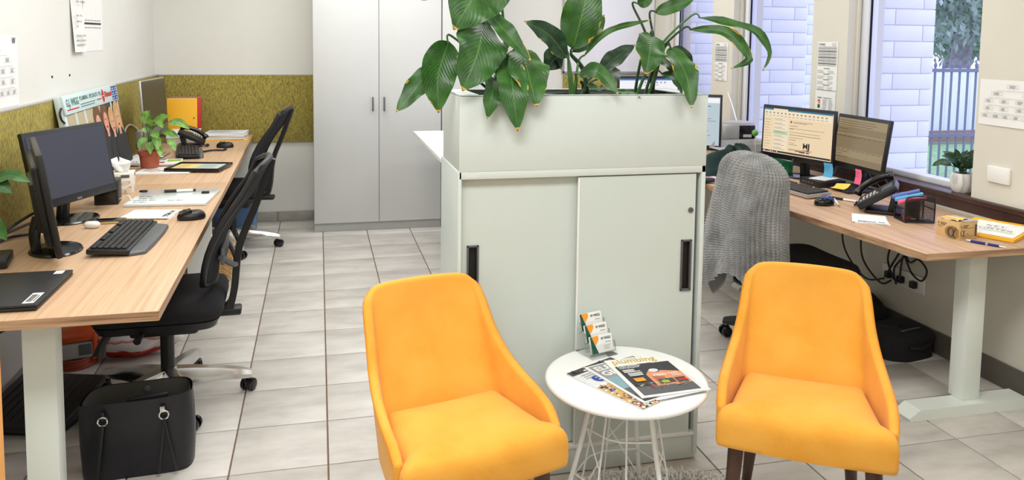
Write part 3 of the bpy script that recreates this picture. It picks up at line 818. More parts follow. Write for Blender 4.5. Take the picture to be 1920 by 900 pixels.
PLAB = ('peace lily with large drooping brown tipped leaves at the planter left end',
        'peace lily with one tall upright leaf in the planter middle',
        'peace lily with long arching ribbon leaves at the planter right end')
for pi, ((rx, ry), rows) in enumerate(LEAVES):
    t = thing('peace_lily', PLAB[pi], 'plant', (rx, ry, PZ + 0.012), 0, 'peace lilies in the planter box')
    b = V((rx, ry, PZ + 0.012))
    m = MB(); m.lathe([(0.085, 0), (0.12, 0.20), (0.128, 0.222), (0.118, 0.222), (0.110, 0.19)], n=28, cap=False); m.build('pot', M_blackg, t)
    m = MB(); m.lathe([(0.001, 0.196), (0.06, 0.198), (0.112, 0.192)], n=24, cap=False); m.build('soil', M_soil, t)
    for li, (pts, w_) in enumerate(rows):
        loc = [V(q) - b for q in pts]
        rr = random.Random(pi * 31 + li)
        mt = M_leaf
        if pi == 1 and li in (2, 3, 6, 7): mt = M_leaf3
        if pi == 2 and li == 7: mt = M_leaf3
        long_ = len(pts) > 3 or w_ < 0.035
        o = add_leaf(t, leaf_mesh(loc, w_ * 1.03, 0.16 if not long_ else 0.3, pi * 17 + li, cup=0.18 if not long_ else 0.35, pw=0.75 if not long_ else 0.9), mt)
        a = loc[0]; d0 = (loc[0] - loc[1]).normalized()
        ang = rr.random() * 6.28; st = V((0.035 * math.cos(ang), 0.03 * math.sin(ang), 0.195))
        mid = V((a.x * 0.55 + st.x * 0.45, a.y * 0.5 + st.y * 0.5, max(a.z, st.z) * 0.62 + 0.09))
        if a.z > 0.3: mid = V((st.x + (a.x - st.x) * 0.35, st.y + (a.y - st.y) * 0.4, st.z + (a.z - st.z) * 0.62))
        lead = a + d0 * 0.02 + V((0, 0.004, 0.004))
        path = smooth_path([st, mid, lead, a + (loc[1] - a) * 0.08], 6)
        m = MB(); m.tube(path, [0.0062 - 0.0034 * i / (len(path) - 1) for i in range(len(path))], 7)
        m.build('stem', M_stemd if rr.random() < 0.45 else M_stem, t)

# ---------------------------------------------------------------- yellow upholstered chairs
def curve_at(ctrl, s):
    sg = -1 if s < 0 else 1; a = abs(s)
    P = [(c[0], V(c[1])) for c in ctrl]
    i = 0
    while i < len(P) - 2 and a > P[i + 1][0]: i += 1
    t = (a - P[i][0]) / (P[i + 1][0] - P[i][0])
    def g(k):
        if k < 0: q = P[-k][1].copy(); q.x = -q.x; return q
        return P[min(k, len(P) - 1)][1]
    p0, p1, p2, p3 = g(i - 1), g(i), g(i + 1), g(i + 2)
    q = 0.5 * ((2 * p1) + (-p0 + p2) * t + (2 * p0 - 5 * p1 + 4 * p2 - p3) * t * t + (-p0 + 3 * p1 - 3 * p2 + p3) * t ** 3)
    q.x *= sg; return q
BOT = [(0, (0, 0.06, 0.33)), (0.25, (0.092, 0.060, 0.33)), (0.42, (0.162, 0.045, 0.33)), (0.5, (0.184, 0.015, 0.33)), (0.6, (0.195, -0.04, 0.33)), (0.75, (0.205, -0.10, 0.33)), (0.9, (0.213, -0.16, 0.33)), (1, (0.219, -0.20, 0.33))]
TOP = [(0, (0, 0.240, 0.745)), (0.22, (0.090, 0.237, 0.743)), (0.36, (0.140, 0.230, 0.738)), (0.42, (0.160, 0.220, 0.724)), (0.48, (0.171, 0.200, 0.694)), (0.58, (0.180, 0.145, 0.61)), (0.68, (0.193, 0.080, 0.545)), (0.78, (0.207, 0.0, 0.503)), (0.9, (0.218, -0.10, 0.473)), (0.96, (0.220, -0.16, 0.452)), (1, (0.219, -0.195, 0.42))]
def make_chair(label):
    t = thing('upholstered_chair', label, 'chair', (0, 0, 0))
    m = MB(); th = 0.028; NS = 84; rings = []
    ext = [(-1, -0.0)] ; ss = [-1 + 2 * i / NS for i in range(NS + 1)]
    prof_h = [i / 12 for i in range(13)]
    def ring(s, k=1.0, push=0.0):
        tn = (curve_at(BOT, min(1, s + 0.01)) - curve_at(BOT, max(-1, s - 0.01))); tn.z = 0; tn.normalize()
        n = V((tn.y, -tn.x, 0));
        c = curve_at(BOT, s)
        if n.dot(V((c.x, c.y + 0.1, 0))) < 0: n = -n
        b, tp = curve_at(BOT, s), curve_at(TOP, s)
        pts = []
        def inner(h):
            p = b.lerp(tp, h); back = max(0, 1 - abs(s) / 0.55)
            bow = (0.028 * math.sin(h * PI * 1.0) - 0.012 * math.sin(h * 2 * PI)) * back
            p = p + V((0, bow, 0)); return p
        mid = th / 2
        for h in prof_h: pts.append(inner(h) + n * (mid - mid * k))
        e = inner(1.0)
        for a in (30, 60, 90, 120, 150):
            a = math.radians(a); pts.append(e + n * (mid - mid * k * math.cos(a)) + V((0, 0, mid * 0.9 * k * math.sin(a))))
        for h in prof_h[::-1]: pts.append(inner(h) + n * (mid + mid * k))
        tv = tn * push * (1 if s > 0 else -1)
        return [m.bm.verts.new(p + tv) for p in pts]
    for a in (15, 40, 65): rings.append(ring(-1, math.sin(math.radians(a)), th / 2 * math.cos(math.radians(a))))
    for s in ss: rings.append(ring(s))
    for a in (65, 40, 15): rings.append(ring(1, math.sin(math.radians(a)), th / 2 * math.cos(math.radians(a))))
    nn = len(rings[0])
    for A, B in zip(rings, rings[1:]):
        for j in range(nn): m.bm.faces.new((A[j], A[(j + 1) % nn], B[(j + 1) % nn], B[j]))
    m.bm.faces.new(rings[0]); m.bm.faces.new(rings[-1][::-1])
    sh = m.build('backrest_shell', M_must, t, angle=60)
    # welt running round the outer edge of the shell
    pts = []
    for i in range(61):
        s = -1 + 2 * i / 60; tn = (curve_at(BOT, min(1, s + 0.01)) - curve_at(BOT, max(-1, s - 0.01))); tn.z = 0; tn.normalize()
        n = V((tn.y, -tn.x, 0)); c = curve_at(BOT, s)
        if n.dot(V((c.x, c.y + 0.1, 0))) < 0: n = -n
        pts.append(curve_at(TOP, s) + n * (th - 0.001) + V((0, 0, 0.004)))
    MB().tube(pts, 0.0026, 6).build('seam', M_must_d, sh)
    o_ = round_poly([(-0.243, -0.255), (0.243, -0.255), (0.243, -0.222), (0.214, -0.185), (0.180, 0.075), (-0.180, 0.075), (-0.214, -0.185), (-0.243, -0.222)], 0.014, 3)
    fx = []
    for i in range(len(o_)): # densify
        a, b = V(o_[i]), V(o_[(i + 1) % len(o_)]); k = max(1, int((b - a).length / 0.03))
        for q in range(k): c = a.lerp(b, q / k); fx.append((c.x, c.y))
    fx = [(x, y - (0.016 * (1 - (x / 0.243) ** 2) if y < -0.235 else 0)) for x, y in fx]
    m = MB()
    prof = [(0.012, 0.328), (0.003, 0.332), (0.0, 0.345), (0.0, 0.395), (0.004, 0.415), (0.013, 0.429), (0.028, 0.438), (0.055, 0.444), (0.09, 0.449), (0.13, 0.452), (0.18, 0.453)]
    poly_loft(m, fx, prof)
    m.build('seat', M_must, t, angle=50)
    for (x0, y0, x1, y1) in ((-0.185, -0.195, -0.205, -0.225), (0.185, -0.195, 0.205, -0.225), (-0.14, 0.03, -0.165, 0.12), (0.14, 0.03, 0.165, 0.12)):
        mm = MB(); mm.tube([(x0, y0, 0.325), ((x0 + x1) / 2, (y0 + y1) / 2, 0.16), (x1, y1, 0.0)], [0.024, 0.019, 0.0135], 14)
        mm.build('leg', M_wood_d, t)
    return t
ch = make_chair('mustard yellow upholstered chair at the left of the round white table')
ch.location = (0.365, 2.175, 0); ch.rotation_euler = (0, 0, math.radians(14.3)); ch['group'] = 'mustard yellow chairs'
c2 = dup(ch, (1.453, 2.086, 0), math.radians(-32.8), 'mustard yellow upholstered chair at the right of the round white table')

# ---------------------------------------------------------------- round side table
tb = thing('side_table', 'round white side table on thin wire legs between the yellow chairs', 'table', (0.92, 2.225, 0))
m = MB(); m.lathe([(0.001, 0.436), (0.225, 0.436), (0.243, 0.438), (0.2505, 0.443), (0.252, 0.449), (0.250, 0.455), (0.245, 0.459), (0.236, 0.460), (0.001, 0.460)], n=72, cap=False); m.build('tabletop', mat('white_lacquer', (246, 247, 244), 0.22, var=0.005), tb, angle=50)
M_wire = mat('white_wire', (238, 238, 234), 0.35, var=0.01)
def pol(r, a, z): return (r * math.cos(a), r * math.sin(a), z)
LA = [math.radians(a) for a in (-68, 52, 172)]
for a in LA:
    m = MB(); m.tube(smooth_path([pol(0.105, a, 0.40), pol(0.15, a, 0.2), pol(0.205, a, 0.0)], 6), 0.0075, 10)
    for da in (-0.38, 0.38): m.tube(smooth_path([pol(0.108, a, 0.385), pol(0.115, a + da * 0.5, 0.415), pol(0.13, a + da, 0.434)], 4), 0.006, 8)
    m.build('leg', M_wire, tb)
m = MB()
for i in range(3):
    a0, a1 = LA[i], LA[(i + 1) % 3] + (2 * PI if LA[(i + 1) % 3] < LA[i] else 0)
    for f in (0.34, 0.66):
        a = a0 + (a1 - a0) * f
        r0, r1 = 0.085, 0.16
        m.tube([pol(r0, a, 0.436), pol(r1, a, 0.006)], 0.003, 6)
    for z, rr_ in ((0.30, 0.125), (0.15, 0.155)):
        P0, P1 = V(pol(rr_ + 0.003, a0, z)), V(pol(rr_ + 0.003, a1, z))
        mid = (P0 + P1) / 2
        q = [pol((rr_) * (1 if f in (0, 1) else 0.86), a0 + (a1 - a0) * f, z) for f in (0, 0.2, 0.4, 0.6, 0.8, 1)]
        m.tube(q, 0.0025, 6)
    for f0, f1, z0, z1 in ((0, 0.34, 0.30, 0.20), (0.34, 0, 0.24, 0.10)):
        m.tube([pol(0.12, a0 + (a1 - a0) * f0, z0), pol(0.125, a0 + (a1 - a0) * f1, z1)], 0.0025, 6)
m.build('wire_cage', M_wire, tb)['kind'] = 'stuff'
m = MB(); m.tube([pol(0.105, 2 * PI * i / 40, 0.43) for i in range(40)], 0.004, 6, closed=True); m.build('ring', M_wire, tb)

# magazines
def magazine(loc, rz, W, H, label, curl=0.0):
    t = thing('magazine', label, 'magazine', loc, rz, 'magazines on the round table')
    m = MB(); m.box((W / 2, H / 2, 0.0012), (W - 0.002, H - 0.002, 0.0022)); m.build('pages', M_paper2, t, smooth=False)
    m = MB(); m.box((W / 2, H / 2, 0.0027), (W, H, 0.0006)); m.build('cover', M_white, t, smooth=False)
    m = MB(); m.tube([(0, 0.002, 0.0015), (0, H - 0.002, 0.0015)], 0.0016, 6); m.build('spine', M_paper2, t)
    return t, Print((0, 0, 0.003), (1, 0, 0), (0, 1, 0), 0.0004)
def C(name, *rgb): return mat(name, rgb, 0.4, var=0.03)
K_asph, K_night, K_bld, K_bld2, K_lime, K_tan, K_grey, K_dkgrey, K_redc, K_cyan, K_gold = C('print_asphalt', 92, 92, 96), C('print_night', 44, 42, 52), C('print_peach', 226, 150, 106), C('print_rust', 176, 104, 76), C('print_lime', 156, 196, 60), C('print_tan', 206, 170, 104), C('print_grey', 150, 152, 154), C('print_dark_grey', 66, 64, 68), C('print_crimson', 190, 40, 44), C('print_pale_cyan', 130, 170, 180), C('print_gold', 206, 172, 40)
W, H = 0.203, 0.308
t, p = magazine((0.882, 2.0, 0.4605), 0.472, W, H, 'folded magazine with crowd picture, lowest of the fan on the table')
p.rect(0.004, 0.19, W - 0.008, 0.085, M_paper2).rect(0, 0.0, W, 0.18, K_tan).rect(0, H - 0.03, W, 0.03, K_dkgrey).layer()
r = random.Random(3)
for k in range(230):
    x, y = r.random() * (W - 0.008), r.random() * 0.05 if k < 140 else 0
    if k >= 140:
        x, y = (r.random() * 0.035, r.random() * 0.175) if k < 205 else (r.random() * W * 0.95, H - 0.03 + r.random() * 0.026)
    p.rect(x, y, 0.004 + 0.008 * r.random(), 0.004 + 0.006 * r.random(), r.choice((K_dkgrey, M_paper, K_night, M_ink, K_redc, K_grey, K_lime, M_blue, K_bld, M_paper)))
p.layer().text('e', 0.03, 0.2, 0.09, M_blue, 0.02).text('EXPO', 0.07, 0.215, 0.03, M_blue).lines(0.02, 0.262, 0.1, 3, 0.012, 0.003, K_grey); p.build('print', t)
W, H = 0.203, 0.282
t, p = magazine((0.898, 2.03, 0.4642), 0.317, W, H, 'grey covered electrical magazine in the middle of the fan on the table')
p.rect(0.008, 0.006, W - 0.016, H - 0.012, K_grey).layer().rect(0.008, 0.09, W - 0.016, 0.09, K_cyan).rect(0.008, 0.05, W - 0.016, 0.05, K_asph).rect(0.008, 0.006, W - 0.016, 0.05, K_dkgrey).layer()
p.ell(0.085, 0.172, 0.03, 0.012, K_redc).rect(0.07, 0.15, 0.03, 0.02, K_redc).layer()
p.text('ELECTRICAL', 0.016, 0.236, 0.040, M_white, 0.035).text('GEAR', 0.016, 0.196, 0.044, M_white, 0.035); p.build('print', t)
W, H = 0.203, 0.275
t, p = magazine((0.902, 2.052, 0.4679), 0.06, W, H, 'plumbing magazine with gold masthead and night street picture, top of the fan')
p.text('plumbing', 0.016, 0.238, 0.046, K_gold, 0.012, width=0.15).text('AUSTRALIAN', 0.052, 0.263, 0.008, K_grey)
p.rect(0.012, 0.012, W - 0.016, 0.208, K_night).rect(0.09, 0.216, 0.05, 0.007, K_night).layer().rect(0.012, 0.012, W - 0.016, 0.06, K_asph).layer()
p.poly([(0.082, 0.06), (0.082, 0.14), (0.10, 0.165), (0.125, 0.15), (0.14, 0.16), (W - 0.004, 0.14), (W - 0.004, 0.06)], K_bld).layer().poly([(0.094, 0.065), (0.094, 0.125), (0.13, 0.115), (0.13, 0.065)], K_bld2).layer()
p.rect(0.10, 0.07, 0.05, 0.03, K_dkgrey).rect(0.155, 0.065, 0.035, 0.035, K_dkgrey).ell(0.118, 0.164, 0.016, 0.012, M_paper2).layer()
p.rect(0.105, 0.072, 0.025, 0.016, K_lime).rect(0.062, 0.046, 0.006, 0.045, K_redc).rect(0.03, 0.1, 0.034, 0.024, M_orange).rect(0.022, 0.07, 0.05, 0.02, K_dkgrey).rect(0.16, 0.075, 0.03, 0.012, K_redc).layer()
p.text('FEED', 0.10, 0.122, 0.020, M_paper, 0.03).text('CAFE', 0.15, 0.125, 0.014, M_paper, 0.02).text('OPEN', 0.158, 0.112, 0.012, M_paper, 0.02)
p.text("Perfect plumbing's", 0.018, 0.207, 0.0105, M_white, 0.03).text('evolving beyond', 0.018, 0.197, 0.0105, M_white, 0.03)
p.lines(0.022, 0.183, 0.055, 3, 0.008, 0.0045, M_paper, 0.3, 2).lines(0.028, 0.156, 0.06, 3, 0.008, 0.0045, M_paper, 0.3, 5)
for k in range(40): p.rect(0.02 + r.random() * 0.17, 0.04 + r.random() * 0.05, 0.003 + 0.008 * r.random(), 0.001 + 0.003 * r.random(), r.choice((K_bld, M_paper2, K_lime, K_grey, M_ink)))
p.build('print', t)
# loose inner sheets sliding out from under the top magazine
o = thing('loose_page', 'pale loose pages fanned out below the top magazine corner', 'paper', (0.94, 2.035, 0.4668), 0.16)
MB().grid(lambda u, v: (u * 0.19, v * 0.24, 0.0005 + 0.002 * u * (1 - v)), 8, 8).build('sheet', M_paper2, o)

# business card holder
hd = thing('card_holder', 'clear acrylic three tier card holder on the round table', 'holder', (0.8935, 2.4225, 0.46), 0.30)
A = M_acr
m = MB(); m.box((0, 0, 0.0015), (0.106, 0.10, 0.003), 0.001); 
m.build('base', A, hd)
TIL = math.radians(18)
for k in range(3):
    y0, z0 = -0.036 + 0.03 * k, 0.012 + 0.029 * k
    m = MB(M.Translation((0, y0, z0)) @ M.Rotation(-TIL, 4, 'X'))
    m.box((0, -0.007, 0.014), (0.098, 0.002, 0.028), 0.0008); m.box((0, 0.001, 0.0), (0.098, 0.016, 0.002))
    for sx in (-1, 1): m.box((sx * 0.049, 0.001, 0.016), (0.002, 0.018, 0.034), 0.0008)
    for sx in (-1, 1): m.box((sx * 0.049, 0.004, -0.42 * z0), (0.002, 0.004, 0.8 * z0))
    m.build('tier', A, hd)
for k in range(3):
    y0, z0 = -0.036 + 0.03 * k, 0.012 + 0.029 * k
    loc = M.Rotation(0.30, 4, 'Z') @ V((0, y0, z0)); loc = V((0.8935, 2.4225, 0.46)) + V(loc)
    c = thing('business_card_stack', ('stack of green and orange business cards in the front tier of the clear holder', 'stack of green and orange business cards in the middle tier of the clear holder', 'stack of green and orange business cards in the rear tier of the clear holder')[k], 'cards', loc, 0.30, 'business cards in the clear holder')
    R_ = M.Rotation(-TIL, 4, 'X')
    m = MB(R_); m.box((0, 0.001, 0.029), (0.088, 0.008, 0.055)); m.build('cards', M_paper, c, smooth=False)
    o_ = R_ @ V((-0.044, -0.0032, 0.0015)); p = Print(o_, (1, 0, 0), R_.to_3x3() @ V((0, 0, 1)), 0.0004)
    p.poly([(0, 0), (0.026, 0), (0.006, 0.055), (0, 0.055)], M_green).poly([(0.0115, 0.040), (0.006, 0.055), (0.033, 0.055), (0.033, 0.042), (0.019, 0.026)], M_orange).layer()
    p.text('W WIGG', 0.042, 0.040, 0.0115, M_inkgr, 0.03, width=0.040); p.lines(0.058, 0.030, 0.024, 1, 0.005, 0.002, M_inkg)
    if k == 0: p.lines(0.05, 0.02, 0.03, 3, 0.005, 0.0012, M_inkg)
    p.build('print', c)

# shaggy rug
rg = thing('shag_rug', 'round cream shaggy rug under the white side table', 'rug', (0.98, 1.85, 0))
m = MB(); m.lathe([(0.001, 0.002), (0.555, 0.002), (0.56, 0.008), (0.55, 0.014), (0.001, 0.014)], n=64, cap=False); m.build('backing', M_rug, rg)
r = random.Random(9); vs_, fs_ = [], []
for k in range(11000):
    a = r.random() * 2 * PI; q = 0.57 * math.sqrt(r.random())
    if k < 2500: q = 0.52 + 0.05 * r.random()
    b = V((q * math.cos(a), q * math.sin(a), 0.012)); d = V((r.gauss(0, 1) + 0.5 * math.cos(a), r.gauss(0, 1) + 0.5 * math.sin(a), 0)).normalized() * (0.01 + 0.022 * r.random())
    h = 0.018 + 0.02 * r.random(); sd = V((-d.y, d.x, 0)).normalized() * 0.0022
    i = len(vs_); mid = b + d * 0.45 + V((0, 0, h)); e = b + d * 1.3 + V((0, 0, h * 0.75))
    vs_ += [b - sd, b + sd, mid + sd, mid - sd, e]; fs_ += [(i, i + 1, i + 2, i + 3), (i + 3, i + 2, i + 4)]
me = bpy.data.meshes.new('pile'); me.from_pydata([tuple(v) for v in vs_], [], fs_); me.materials.append(M_rug)
o = bpy.data.objects.new('pile', me); COL.objects.link(o); o.parent = rg; o['kind'] = 'stuff'

# ---------------------------------------------------------------- office chairs
def make_office_chair(name, label, legang, hard=M_alu, back_tilt=0.30, seat_z=0.47, bh=0.50):
    """front is -Y, origin on the floor under the gas lift"""
    t = thing(name, label, 'chair', (0, 0, 0))
    m = MB(); m.lathe([(0.03, 0.06), (0.045, 0.07), (0.05, 0.10), (0.046, 0.135), (0.03, 0.145)], n=24); m.build('hub', hard, t)
    for a in legang:
        a = math.radians(a); R_ = M.Rotation(a, 4, 'Z')
        m = MB(R_)
        secs = [(0.03, 0.036, 0.142, 0.058), (0.10, 0.032, 0.136, 0.066), (0.20, 0.028, 0.121, 0.072), (0.29, 0.025, 0.103, 0.066), (0.325, 0.019, 0.092, 0.064)]
        rings = [[m.bm.verts.new(R_ @ V(q)) for q in ((x, -w, z0), (x, -w * 1.05, (z0 + z1) / 2), (x, -w * 0.6, z1), (x, w * 0.6, z1), (x, w * 1.05, (z0 + z1) / 2), (x, w, z0))] for x, w, z1, z0 in secs]
        for A, B in zip(rings, rings[1:]):
            for j in range(6): m.bm.faces.new((A[j], A[(j + 1) % 6], B[(j + 1) % 6], B[j]))
        m.bm.faces.new(rings[0]); m.bm.faces.new(rings[-1][::-1])
        lg = m.build('leg', hard, t, angle=30)
        ca = a + 0.9; cx, cy = 0.305 * math.cos(a), 0.305 * math.sin(a)
        m = MB(M.Translation((cx, cy, 0)) @ M.Rotation(ca, 4, 'Z'))
        for s in (-1, 1):
            m.tube([(0.012, s * 0.010, 0.027), (0.012, s * 0.013, 0.027), (0.012, s * 0.024, 0.027), (0.012, s * 0.027, 0.027)], [0.0265, 0.027, 0.026, 0.021], 20)
        m.box((0.006, 0, 0.036), (0.034, 0.02, 0.032), 0.006); m.tube([(0, 0, 0.03), (0, 0, 0.07)], 0.006, 8)
        m.build('caster', M_blackg, t)
    m = MB(); m.lathe([(0.027, 0.14), (0.027, 0.30), (0.020, 0.302), (0.020, seat_z - 0.07)], n=20); m.build('gas_lift', M_black, t)
    m = MB(); m.box((0, 0.0, seat_z - 0.095), (0.17, 0.26, 0.07), 0.018); m.box((0, 0.18, seat_z - 0.065), (0.07, 0.22, 0.03), 0.008); m.build('mechanism', M_black, t)
    m = MB(); m.tube([(0.07, -0.05, seat_z - 0.06), (0.22, -0.06, seat_z - 0.065)], 0.006, 8); m.tube([(0.20, -0.06, seat_z - 0.065), (0.27, -0.065, seat_z - 0.07)], [0.010, 0.014], 12); m.build('lever', M_black, t)
    for sx in (-1, 1):
        m = MB(); m.tube([(sx * 0.17, -0.16, seat_z - 0.035), (sx * 0.19, -0.20, seat_z - 0.10), (sx * 0.20, -0.21, seat_z - 0.14)], [0.012, 0.016, 0.024], 12); m.build('adjuster_paddle', M_black, t)
    o_ = round_poly([(-0.235, -0.25), (0.235, -0.25), (0.24, 0.23), (-0.24, 0.23)], 0.09, 8)
    fx = []
    for i in range(len(o_)):
        a, b = V(o_[i]), V(o_[(i + 1) % len(o_)]); k = max(1, int((b - a).length / 0.04))
        for q in range(k): c = a.lerp(b, q / k); fx.append((c.x, c.y))
    m = MB(); poly_loft(m, fx, [(0.03, seat_z - 0.035), (0.012, seat_z - 0.03), (0.0, seat_z - 0.015), (0.0, seat_z + 0.01), (0.012, seat_z + 0.03), (0.035, seat_z + 0.04), (0.08, seat_z + 0.045), (0.15, seat_z + 0.04)])
    m.build('seat', M_blackf, t, angle=50)
    m = MB(); poly_loft(m, fx, [(0.08, seat_z - 0.075), (0.03, seat_z - 0.066), (0.012, seat_z - 0.034)]); m.build('seat_pan', M_black, t)
    # backrest
    def bp(u, v):  # u -1..1, v 0..1
        z = seat_z + 0.08 + bh * v
        y = 0.19 + 0.20 * v * back_tilt / 0.30 - 0.035 * math.sin(PI * min(1, v * 1.3)) + 0.02 * v ** 3
        hw = 0.215 * (1 - 0.16 * v ** 3) * (0.62 + 0.38 * min(1, (v / 0.28)) ** 0.6 if v < 0.28 else 1)
        return V((u * hw, y - 0.035 * (abs(u) ** 2), z))
    path = []
    for i in range(11): path.append(bp(-1, 0.03 + 0.9 * i / 10))
    for i in range(1, 10): path.append(bp(-0.9 + 1.8 * i / 10, 1.0 - 0.06 * abs(-1 + 2 * i / 10) ** 3))
    for i in range(11): path.append(bp(1, 0.93 - 0.9 * i / 10))
    for i in range(1, 8): path.append(bp(0.9 - 1.8 * i / 8, 0.0))
    m = MB(); m.tube(path, 0.0135, 10, closed=True); m.build('back_frame', M_black, t)
    m = MB(); m.grid(lambda u, v: bp((u * 2 - 1) * 0.98, 0.02 + v * 0.97) + V((0, 0.004, 0)), 16, 24); mo = m.build('back_mesh', M_mesh, t)
    md = mo.modifiers.new('thick', 'SOLIDIFY'); md.thickness = 0.006
    m = MB()
    sp = smooth_path([(0, 0.16, seat_z - 0.065), (0, 0.235, seat_z - 0.05), (0, 0.262, seat_z + 0.02), bp(0, 0.25) + V((0, 0.075, 0)), bp(0, 0.6) + V((0, 0.06, 0)), bp(0, 0.99) + V((0, 0.014, 0))], 6)
    pr_ = None
    rings = []
    for i, q in enumerate(sp):
        tg = (sp[min(i + 1, len(sp) - 1)] - sp[max(0, i - 1)]).normalized(); nn = V((1, 0, 0)).cross(tg)
        w_ = 0.032 - 0.008 * i / len(sp); h_ = 0.014
        rings.append([m.bm.verts.new(q + V((sx * w_, 0, 0)) + nn * (sy * h_)) for sx, sy in ((-1, -1), (1, -1), (1, 1), (-1, 1))])
    for A, B in zip(rings, rings[1:]):
        for j in range(4): m.bm.faces.new((A[j], A[(j + 1) % 4], B[(j + 1) % 4], B[j]))
    m.bm.faces.new(rings[0][::-1]); m.bm.faces.new(rings[-1]); m.build('spine', M_black, t, angle=30)
    m = MB()
    for sx in (-1, 1): m.tube(smooth_path([(0, 0.275, seat_z + 0.13), (sx * 0.08, 0.262, seat_z + 0.15), (sx * 0.15, 0.225, seat_z + 0.2)], 5), 0.012, 8)
    m.box((0, 0.230, seat_z + 0.2), (0.30, 0.014, 0.07), 0.006); m.build('lumbar_support', M_grey, t)
    return t
oc = make_office_chair('office_chair', 'black mesh office chair with polished base nearest the black tote bag', [4 + 90, -68 + 90, 76 + 90, 148 + 90, -140 + 90], seat_z=0.43, bh=0.49)
oc.location = (-0.61, 3.38, 0); oc.rotation_euler = (0, 0, math.radians(-88))
oc['group'] = 'black mesh office chairs at the left desks'
oc2 = dup(oc, (-0.60, 5.80, 0), math.radians(-97), 'black mesh office chair at the far left desk beside the blue tub')

# ---------------------------------------------------------------- desk electronics
def monitor(label, loc, rz, W, H, zc, tilt, screen, base='oval', y=0.0, brand=None, name='monitor', front=None, neck_y=0.05, by=0.0, chin=0.026, body=M_black):
    t = thing(name, label, 'monitor', loc, rz)
    T = M.Translation((0, y, zc)) @ M.Rotation(-tilt, 4, 'X')
    m = MB(T); m.box((0, 0.008, 0), (W, 0.02, H), 0.005); m.box((0, 0.024, -0.005), (W * 0.86, 0.03, H * 0.80), 0.012); m.box((0, 0.038, -0.02), (W * 0.55, 0.03, H * 0.5), 0.012); h = m.build('housing', body, t)
    m = MB(T); m.box((0, -0.0022, chin / 2 - 0.006), (W - 0.030, 0.002, H - 0.026 - chin)); s = m.build('screen', screen, t, smooth=False)
    m = MB(); b = T @ V((0, 0.045, -H * 0.22))
    m.tube(smooth_path([(b.x, b.y, b.z), (0, b.y + 0.012, b.z * 0.55), (0, by + neck_y, 0.012)], 5), 0.018, 10)
    m.box((0, by + neck_y, 0.05), (0.06, 0.022, 0.085), 0.006, M.Rotation(0.12, 3, 'X')); m.build('neck', body, t)
    m = MB()
    if base == 'oval':
        m.m = M.Translation((0, by, 0)) @ M.Diagonal((1, 0.78, 1, 1)); m.lathe([(0.001, 0), (0.108, 0), (0.112, 0.004), (0.106, 0.010), (0.05, 0.014), (0.001, 0.015)], n=48, cap=False)
    else:
        m.box((0, by, 0.007), (0.23, 0.19, 0.014), 0.005)
    m.build('base', M_blackg if base == 'oval' else body, t)
    Pn = Print(T @ V((-W / 2, -0.0034 + 0.0, -H / 2)), T.to_3x3() @ V((1, 0, 0)), T.to_3x3() @ V((0, 0, 1)), 0.0004)
    if brand: Pn.text(brand, W / 2 - 0.02, 0.006, 0.012, M_silver, 0.02)
    for k in range(5): Pn.rect(W * 0.74 + k * 0.018, 0.010, 0.006, 0.002, M_grey)
    if front: front(Pn, W, H)
    Pn.build('print', t)
    return t
HP = PI / 2
monitor('near black monitor on the left desk, turned edge on to the camera', (-0.944, 3.10, 0.72), 0.34 + HP, 0.54, 0.355, 0.212, 0.14, M_screen, by=-0.02, neck_y=0.06)
monitor('black monitor with blank dark screen facing the room on the left desk', (-1.003, 3.615, 0.72), -0.385 + HP, 0.485, 0.312, 0.24, 0.20, M_screen, brand='ASUS', neck_y=0.05)

# silver all-in-one display
im = thing('silver_display', 'slim silver edged display seen almost edge on at the far left desk', 'monitor', (-1.02, 5.45, 0.72), -0.08 + HP)
T = M.Translation((0, 0, 0.315)) @ M.Rotation(-0.06, 4, 'X')
m = MB(T); m.box((0, 0.006, 0), (0.52, 0.014, 0.37), 0.005); m.build('housing', M_silver, im)
m = MB(T); m.box((0, -0.0022, 0.028), (0.505, 0.002, 0.30)); m.build('screen', mat('brown_grey_screen', (72, 64, 54), 0.25), im, smooth=False)
m = MB(); m.grid(lambda u, v: (V(((u - 0.5) * 0.19,) + tuple(smooth_path([(0, 0.02, 0.30), (0, 0.055, 0.15), (0, 0.09, 0.03), (0, 0.075, 0.007), (0, -0.06, 0.005)], 4)[min(16, int(round(v * 16)))])[1:])), 4, 16)
st = m.build('stand', M_silver, im); st.modifiers.new('thick', 'SOLIDIFY').thickness = 0.006

